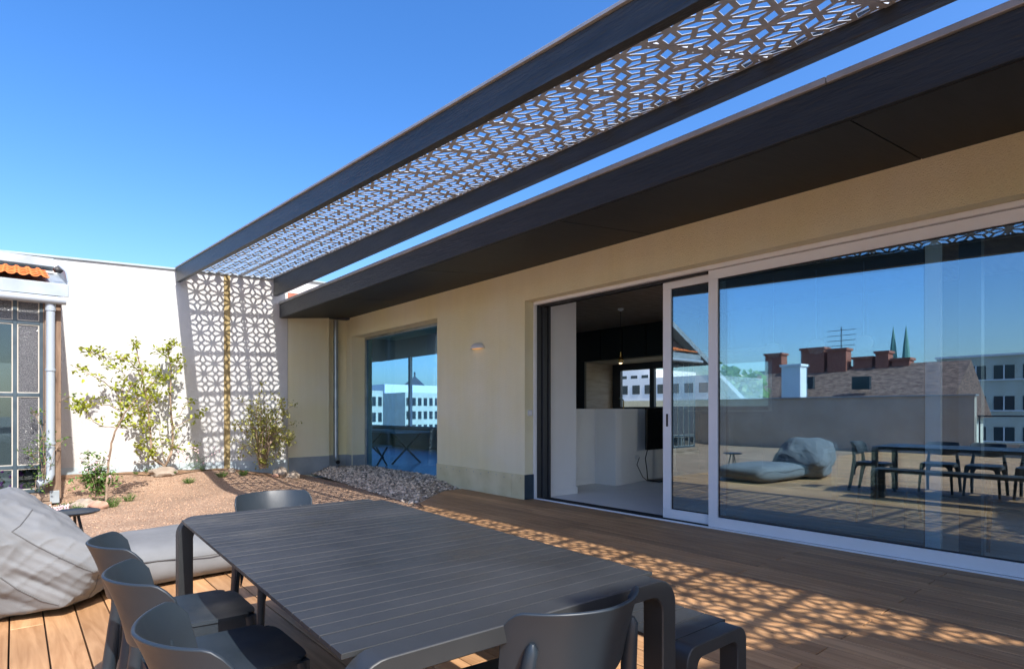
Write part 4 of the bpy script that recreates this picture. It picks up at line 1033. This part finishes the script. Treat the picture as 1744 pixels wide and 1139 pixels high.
# currant shrub near the annex
limbs = []
for k in range(16):
    a = rb2.uniform(-1, 1); tx = 160 + a * 38; ty = 768 + 34 * abs(a) + rb2.uniform(-10, 34)
    limbs.append(([(166 + a * 4, 842), (162 + a * 14, 815), (tx, ty)], .005, .002, rb2.uniform(-.03, .02), .8))
sh_ = plant('currant_shrub', 'small leafy shrub with pale blossoms left of the leaning tree', 'shrub', 9.55, (166, 846), limbs, M['leafdk'], .042, 4, .03)
b = MB()
for k in range(26): q = at(160 + rb2.uniform(-42, 40), rb2.uniform(775, 815), 9.5 + rb2.uniform(-.1, .1)); b.blob(q, .016, k, 1, .5)
b.build('blossom', M['pink'], sh_, smooth=True)
# climber on the annex post
limbs = [([(70, 832), (72, 800), (66, 770), (72, 740), (64, 715), (58, 700)], .005, .002, 0, .8), ([(74, 830), (78, 790), (72, 760), (76, 735)], .004, .002, -.01, .8), ([(66, 790), (56, 778), (52, 765)], .003, .002, 0, 1), ([(84, 800), (92, 770), (104, 752)], .003, .002, 0, .5), ([(60, 835), (62, 820), (75, 815)], .004, .002, 0, 1), ([(95, 690), (108, 680), (120, 676)], .003, .002, 0, .25)]
plant('climbing_plant', 'thin climber with green leaves on the annex window and downpipe', 'climber', 9.62, (68, 838), limbs, M['leafdk'], .036, 3, .026)
# low herbs and tufts
def tuft(px, py, Y, w_, h_, n, m, label, dens=1):
    c = at(px, py, Y); c.z = max(gz(c.x, c.y), c.z) if abs(c.z - gz(c.x, c.y)) < .08 else gz(c.x, c.y)
    t = thing('herb_tuft', label, 'plant', tuple(c), group='low herbs in the gravel bed'); b = MB()
    for k in range(n):
        a = rnd.uniform(0, 6.28); r_ = w_ * math.sqrt(rnd.random()); base_ = c + Vector((r_ * .4 * math.cos(a), r_ * .4 * math.sin(a), 0)); tip = c + Vector((r_ * math.cos(a), r_ * math.sin(a), h_ * rnd.uniform(.5, 1) * (1 - .4 * (r_ / w_))))
        b.c = rnd.random(); b.tube([base_, (base_ + tip) / 2 + Vector((0, 0, .01)), tip], [.0025, .002, .001], 3)
        for s_ in range(5): leafquad(b, base_ + (tip - base_) * (.3 + .17 * s_), (math.cos(a + s_ * 2), math.sin(a + s_ * 2), .6), .022, .35)
    b.build('foliage', m, t)
tf = [(193, 845, 9.1, .11, .16, 40, 'herb clump at the foot of the leaning young tree'), (220, 838, 9.6, .09, .14, 36, 'round green herb right of the leaning young tree'), (132, 852, 8.9, .09, .12, 34, 'green herb in front of the pale boulder'),
      (322, 812, 10.6, .12, .11, 40, 'flat green herb below the pink flower stems'), (377, 812, 10.7, .12, .12, 40, 'green herb at the foot of the ochre wall strip'), (414, 810, 10.75, .10, .14, 44, 'bright green herb just left of the twiggy bush'),
      (232, 808, 11.2, .05, .08, 14, 'tiny seedling left of the flat stone'), (252, 804, 11.35, .07, .09, 18, 'small seedling directly left of the flat stone'), (118, 838, 9.3, .10, .13, 26, 'broad-leaved plant beside the annex post'), (165, 838, 9.5, .10, .1, 26, 'herb between the shrub and the pale boulder'),
      (345, 800, 11.2, .06, .1, 16, 'small green sprout near the wall foot left of the ochre strip'), (296, 806, 11.1, .05, .05, 10, 'tiny herb right of the flat stone')]
for px, py, Y, w_, h_, n, lab in tf: tuft(px, py, Y, w_, h_, n, M['leafdk'], lab)
# pink flowers near the wall (stems) and the pale phlox carpet by the annex
c = at(325, 795, 11.3); t = thing('pink_flowers', 'airy pink flowers on thin stems at the wall foot', 'flowers', tuple(c)); b = MB(); f = MB()
for k in range(30):
    p = at(300 + rnd.uniform(0, 75), 800, 11.3); q = at(300 + rnd.uniform(0, 80), rnd.uniform(760, 790), 11.25)
    b.tube([p, (p + q) / 2 + Vector((.01, 0, .01)), q], .0018, 3); f.blob(q, .014, k, 1, .5)
b.build('stem', M['leafdk'], t); f.build('blossom', M['pink'], t, smooth=True)
c = at(100, 850, 9.2); t = thing('phlox_cushion', 'low cushion of pale pink flowers beside the annex sill', 'flowers', tuple(c)); f = MB(); g2 = MB()
for k in range(260):
    q = at(rnd.uniform(40, 118), 856 + rnd.gauss(0, 5), rnd.uniform(8.9, 9.4)); q.z = gz(q.x, q.y) + rnd.uniform(.01, .05)
    if k % 3: f.blob(q, rnd.uniform(.010, .017), k, 1, .5)
    else: leafquad(g2, q, (rnd.gauss(0, 1), rnd.gauss(0, 1), .5), .03)
f.build('blossom', M['pink'], t, smooth=True); g2.build('foliage', M['leafdk'], t)
t = thing('magenta_flowers', 'magenta flowers and greenery behind the lowest workshop panes', 'flowers', (-.1, AY + .2, .2)); f = MB(); g2 = MB()
for k in range(160):
    q = Vector((rnd.uniform(-.5, .35), AY + rnd.uniform(.12, .35), rnd.uniform(.18, .45)))
    if q.x < .1 and k % 2: f.blob(q, .022, k, 1, .5)
    else: leafquad(g2, q, (rnd.gauss(0, 1), rnd.gauss(0, 1), .8), .06)
f.build('blossom', M['magenta'], t, smooth=True); g2.build('foliage', M['leafdk'], t)
# stones
def stone(px, py, Y, r, m, label, seed):
    c = at(px, py, Y); z = gz(c.x, c.y); b = MB(); r = tuple(q * .82 for q in r); b.blob((c.x, c.y, z + r[2] * .45), r, seed, 3, .2)
    tag(b.build('field_stone', m, smooth=True), label, 'stone', 'stones in the flower bed')
stone(278, 800, 11.15, (.25, .13, .12), M['stone'], 'flat grey brown stone at the foot of the twin-stemmed tree', 1)
stone(143, 842, 9.15, (.16, .12, .11), M['stone'], 'pale rounded boulder left of the leaning tree', 2)
stone(166, 847, 9.0, (.12, .10, .09), M['redstone'], 'reddish rounded stone touching the pale boulder', 3)
stone(478, 795, 10.95, (.17, .13, .14), M['stone'], 'pinkish stone just right of the twiggy bush', 4)
stone(499, 800, 10.8, (.15, .12, .11), M['stone'], 'smooth pale stone nearest the house corner', 5)
stone(468, 806, 10.8, (.07, .06, .05), M['redstone'], 'small stone in front of the bush base', 6)
stone(395, 806, 11.0, (.07, .06, .06), M['stone'], 'small stone between the two herbs by the ochre strip', 7)
stone(72, 862, 8.8, (.12, .10, .07), M['stone'], 'flat stone in front of the annex sill', 8)
# rusty stake
c = at(489, 807, 10.3); b = MB(); b.tube([(c.x, c.y, gz(c.x, c.y)), (c.x, c.y, gz(c.x, c.y) + .13)], .008, 6)
tag(b.build('garden_stake', M['bark'], smooth=True), 'short rusty stake in the gravel before the pale stones', 'stake')

# ================================================================ THE SURROUNDING TOWN (seen in the glass)
pp = thing('parapet_wall', 'long taupe parapet along the open side of the terrace', 'wall', (-8.7, 8, 0))
b = MB(); b.box(-8.95, 4.0, -.3, -8.7, 13.4, 1.62); b.box(-8.9, -9, -.3, -8.75, 4.0, .35); b.build('wall_face', M['parapet'], pp)
b = MB(); b.box(-9.0, 3.96, 1.62, -8.66, 13.4, 1.66); b.build('coping', M['greymetal'], pp)
b = MB()
for k in range(9): b.box(-8.84, 3.9 - k * 1.5, .35, -8.81, 3.93 - k * 1.5, 1.05)
b.box(-8.85, -9, 1.05, -8.80, 3.95, 1.09); b.build('railing', M['darkalu'], pp)
# gabled house just behind the annex
gh = thing('gabled_house', 'tall dark-gabled house rising behind the workshop annex', 'house', (-8, 13, 0))
b = MB(); b.prism([(-13, 13.4, -17.9), (-2.4, 13.4, -17.9), (-2.4, 13.4, 2.6), (-6.8, 13.4, 4.9), (-13, 13.4, 1.7)], (0, 7, 0)); b.build('wall', mat('umber render', (.13, .10, .09), .85, (.17, .13, .12)), gh)
b = MB(); b.hexa([(-6.8, 13.0, 4.93), (-13.4, 13.0, 1.55), (-13.4, 20.6, 1.55), (-6.8, 20.6, 4.93), (-6.8, 13.0, 5.15), (-13.4, 13.0, 1.77), (-13.4, 20.6, 1.77), (-6.8, 20.6, 5.15)]); b.hexa([(-6.8, 13.0, 4.93), (-6.8, 20.6, 4.93), (-2.0, 20.6, 2.42), (-2.0, 13.0, 2.42), (-6.8, 13.0, 5.15), (-6.8, 20.6, 5.15), (-2.0, 20.6, 2.64), (-2.0, 13.0, 2.64)])
b.build('roof', M['greymetal'], gh)
# brown roof opposite
def on(px, py, X): return mirx(px, py, X)
hx = -27.0
a0, a1 = on(1290, 680, hx), on(1560, 680, hx); rg = on(1400, 626, hx - 5)
ho = thing('tiled_house', 'house with long brown tiled roof and red brick chimneys across the street', 'house', (hx, (a0.y + a1.y) / 2, 0))
ym, yM = min(a0.y, a1.y) - 1, max(a0.y, a1.y) + 2
b = MB(); b.box(hx - 10, ym, -17.9, hx, yM, .9); b.build('wall', M['office'], ho)
b = MB(); zr = rg.z; b.prism([(hx + .4, ym - .4, .8), (hx - 5, ym - .4, zr), (hx - 10.4, ym - .4, .8)], (0, yM - ym + .8, 0)); rr = b.build('roof', M['browntile'], ho)
def chim(px0, px1, pyt, X, m=None):
    a, c = on(px0, pyt, X), on(px1, pyt, X); b = MB(); y0, y1 = min(a.y, c.y), max(a.y, c.y)
    b.box(X - .9, y0, 1.5, X, y1, a.z); b.box(X - 1.0, y0 - .08, a.z, X + .1, y1 + .08, a.z + .15); b.build('chimney', m or M['brick'], rr)
chim(1363, 1402, 597, hx - 4.4); chim(1408, 1440, 598, hx - 4.4); chim(1490, 1512, 602, hx - 4.6); chim(1452, 1484, 612, hx - 4.7); chim(1518, 1548, 614, hx - 4.7); chim(1302, 1330, 606, hx - 4.6); chim(1330, 1362, 625, hx + .1, M['whitepaint'])
b = MB()
for px in (1376, 1470): q = on(px, 655, hx - 2.2); b.box(q.x + .2, q.y - .5, q.z - .3, q.x + .5, q.y + .5, q.z + .5)
b.build('skylight', M['offwin'], rr)
q = on(1432, 625, hx - 5); t = on(1432, 556, hx - 5); b = MB(); b.tube([(q.x, q.y, q.z - .5), (q.x, q.y, t.z)], .03, 6)
for k in range(4): z = t.z - .25 - k * .35; b.tube([(q.x, q.y - .9, z), (q.x, q.y + .9, z)], .018, 5)
b.build('antenna', M['track'], rr)
# church spires, office blocks
q = on(1532, 600, -220); t = on(1532, 584, -220)
cs = thing('church', 'distant church with two slender green spires', 'church', (q.x, q.y, 0))
for k, dy in enumerate((-1.9, 1.9)):
    b = MB(); b.box(q.x - 1.6, q.y + dy - 1.5, -17.9, q.x + 1.6, q.y + dy + 1.5, q.z - 8); b.build('tower', M['brick'], cs)
    b = MB(); b.lathe([(1.7, q.z - 8), (.9, q.z + 2), (.02, t.z + 6)], (q.x, q.y + dy, 0), 8); b.build('spire', M['greenroof'], cs)
def office(name, label, x, y0, y1, z1, depth, floors, fh, nb, wm=None, z0=-17.9, face=1, bandw=.45):
    t = thing(name, label, 'office building', (x, (y0 + y1) / 2, 0), group='office blocks around the terrace')
    b = MB(); b.box(x - depth * face, y0, z0, x, y1, z1); b.box(x - depth * face * .7, y0 + (y1 - y0) * .3, z1, x - depth * .2 * face, y0 + (y1 - y0) * .6, z1 + 1.6); b.build('wall', wm or M['office'], t)
    w_ = MB(); cw = (y1 - y0) / nb
    for k in range(floors):
        zt2 = z1 - .9 - k * fh
        for j in range(nb): w_.box(x, y0 + cw * (j + .14), zt2 - fh * bandw, x + .06 * face, y0 + cw * (j + .86), zt2)
    w_.build('window_row', M['offwin'], t)
    s_ = MB()
    for k in range(floors): s_.box(x, y0, z1 - .9 - k * fh - fh * bandw - .12, x + .16 * face, y1, z1 - .9 - k * fh - fh * bandw)
    s_.box(x - .2, y0 - .1, z1, x + .25 * face, y1 + .1, z1 + .2); s_.build('sill_band', M['whitepaint'], t)
    m2 = MB()
    for j in range(nb):
        for k in range(floors):
            ym = y0 + cw * (j + .5); m2.box(x + .061 * face, ym - .05, z1 - .9 - k * fh - fh * bandw + .001, x + .1 * face, ym + .05, z1 - .9 - k * fh)
    m2.build('window_bars', M['whitepaint'], t); return t
ys_ = sorted([on(1615, 600, -62).y, on(1760, 600, -62).y])
office('office_block', 'cream office block with horizontal window bands beyond the railing', -62, ys_[0] - 12, ys_[1] + 1, on(1700, 606, -62).z, 16, 7, 3.0, 9)
ys_ = sorted([on(1240, 600, -75).y, on(1150, 600, -75).y]); office('office_block', 'pale office block beside the tree across the street', -75, ys_[0], ys_[1] + 14, on(1240, 636, -75).z, 14, 6, 3.1, 9)
def office3(label, px0, px1, pyt, Y, floors, nb, m_, wd=True):
    a, c = at(px0, pyt, Y), at(px1, pyt, Y); t = thing('office_block', label, 'office building', ((a.x + c.x) / 2, Y, 0), group='office blocks around the terrace')
    b = MB(); b.box(a.x, Y, -17.9, c.x, Y + 16, a.z); b.build('wall', m_, t)
    if wd:
        w_ = MB(); cw = (c.x - a.x) / nb; fh = 3.1
        for k in range(floors):
            for j in range(nb): w_.box(a.x + cw * (j + .2), Y - .06, a.z - 1.2 - k * fh - 1.8, a.x + cw * (j + .8), Y, a.z - 1.2 - k * fh)
        w_.build('window_row', M['offwin'], t)
office3('cream office block with square windows seen through the small window', 690, 775, 668, 118, 6, 9, M['office'])
office3('plain white building behind the cream office seen through the small window', 655, 745, 654, 150, 1, 1, M['whitepaint'], False)
office3('narrow office block at the left of the view through the small window', 600, 652, 664, 105, 6, 5, M['office'])
q = at(721, 655, 152); tw0 = thing('pyramid_tower', 'grey pyramid roof with mast seen through the small window', 'tower', (q.x, 152, 0))
b = MB(); b.lathe([(4.2, at(721, 657, 152).z), (.3, at(721, 640, 152).z)], (q.x, 157, 0), 4); b.tube([(q.x, 157, at(721, 641, 152).z), (q.x, 157, at(721, 632, 152).z)], .3, 6); b.build('roof', M['darkroof'], tw0)
ys_ = sorted([mirx(745, 600, -70, 5.6).y, mirx(655, 600, -70, 5.6).y]); office('office_block', 'long cream office block far behind the gabled house', -70, ys_[0] - 6, ys_[1] - 4, mirx(720, 655, -70, 5.6).z, 18, 7, 3.4, 12)
ys_ = sorted([mirx(660, 600, -85, 5.6).y, mirx(630, 600, -85, 5.6).y]); office('office_block', 'tall pale block with a stair tower farther down the street', -85, ys_[0] - 10, ys_[1] + 16, mirx(640, 632, -85, 5.6).z, 18, 7, 3.4, 10)
q = mirx(721, 655, -100, 5.6); t = mirx(721, 636, -100, 5.6); tw = thing('pyramid_tower', 'white tower with dark pyramid roof and mast', 'tower', (q.x, q.y, 0))
b = MB(); b.box(q.x - 7, q.y - 9, -17.9, q.x + 7, q.y + 9, q.z + .6); b.build('wall', M['office'], tw)
b = MB(); b.lathe([(8, q.z + .6), (.3, t.z + 4)], (q.x, q.y, 0), 4); b.tube([(q.x, q.y, t.z + 2), (q.x, q.y, t.z + 9)], .25, 6); b.build('roof', M['darkroof'], tw)
# blocks on the far side, seen through the kitchen window
def office2(label, x, y0, y1, z1, floors, nb):
    t = thing('office_block', label, 'office building', (x, (y0 + y1) / 2, 0), group='office blocks around the terrace')
    b = MB(); b.box(x, y0, -17.9, x + 14, y1, z1); b.build('wall', M['whitepaint'], t)
    w_ = MB(); cw = (y1 - y0) / nb
    for k in range(floors):
        for j in range(nb): w_.box(x - .05, y0 + cw * (j + .2), z1 - 1 - k * 3 - 1.3, x, y0 + cw * (j + .8), z1 - 1 - k * 3)
    w_.build('window_row', M['offwin'], t)
office2('white office block seen through the kitchen window', 70, 42, 62, 6.0, 4, 9)
office2('lower white block in front, seen through the kitchen window', 84, 62, 90, 8.5, 5, 12)
b = MB(); b.box(16, 2, -17.9, 28, 22, 1.55); pr = thing('roof_parapet', 'plain cream roof parapet right outside the kitchen window', 'wall', (16, 12, 0)); b.build('wall_face', M['render'], pr)
# street trees opposite
def far_tree(label, x, y, zc, r, seed):
    t = thing('street_tree', label, 'tree', (x, y, -18), group='street trees opposite'); rr_ = random.Random(seed)
    b = MB(); b.tube([(x, y, -18), (x + .3, y, -8), (x, y, zc)], [.4, .3, .12], 8)
    for k in range(8): a = rr_.uniform(0, 6.28); b.tube([(x, y, zc - r * .8), (x + math.cos(a) * r * .7, y + math.sin(a) * r * .7, zc + rr_.uniform(-.3, .6) * r)], [.12, .03], 5)
    b.build('trunk', M['bark'], t, smooth=True)
    b = MB()
    for k in range(70):
        d = Vector((rr_.gauss(0, 1), rr_.gauss(0, 1), rr_.gauss(0, .9))).normalized() * r * rr_.uniform(.35, 1.05); c = Vector((x, y, zc)) + d
        for j in range(26):
            q = c + Vector((rr_.gauss(0, .32), rr_.gauss(0, .32), rr_.gauss(0, .28))) * r * .4; b.c = rr_.random(); s_ = rr_.uniform(.12, .26)
            v1 = Vector((rr_.gauss(0, 1), rr_.gauss(0, 1), rr_.gauss(0, 1))).normalized() * s_; v2 = v1.orthogonal().normalized() * s_ * .7
            b.add([q - v1, q + v2, q + v1, q - v2], [(0, 1, 2, 3)])
    b.build('crown', M['leafdk'], t)
q = on(1262, 640, -20); far_tree('green street tree beside the tiled house', -20, q.y + .6, q.z - 1.1, 1.7, 3)
q = on(1236, 660, -24); far_tree('green street tree nearer the annex side', -24, q.y + 1.5, q.z - 1.2, 2.2, 5)
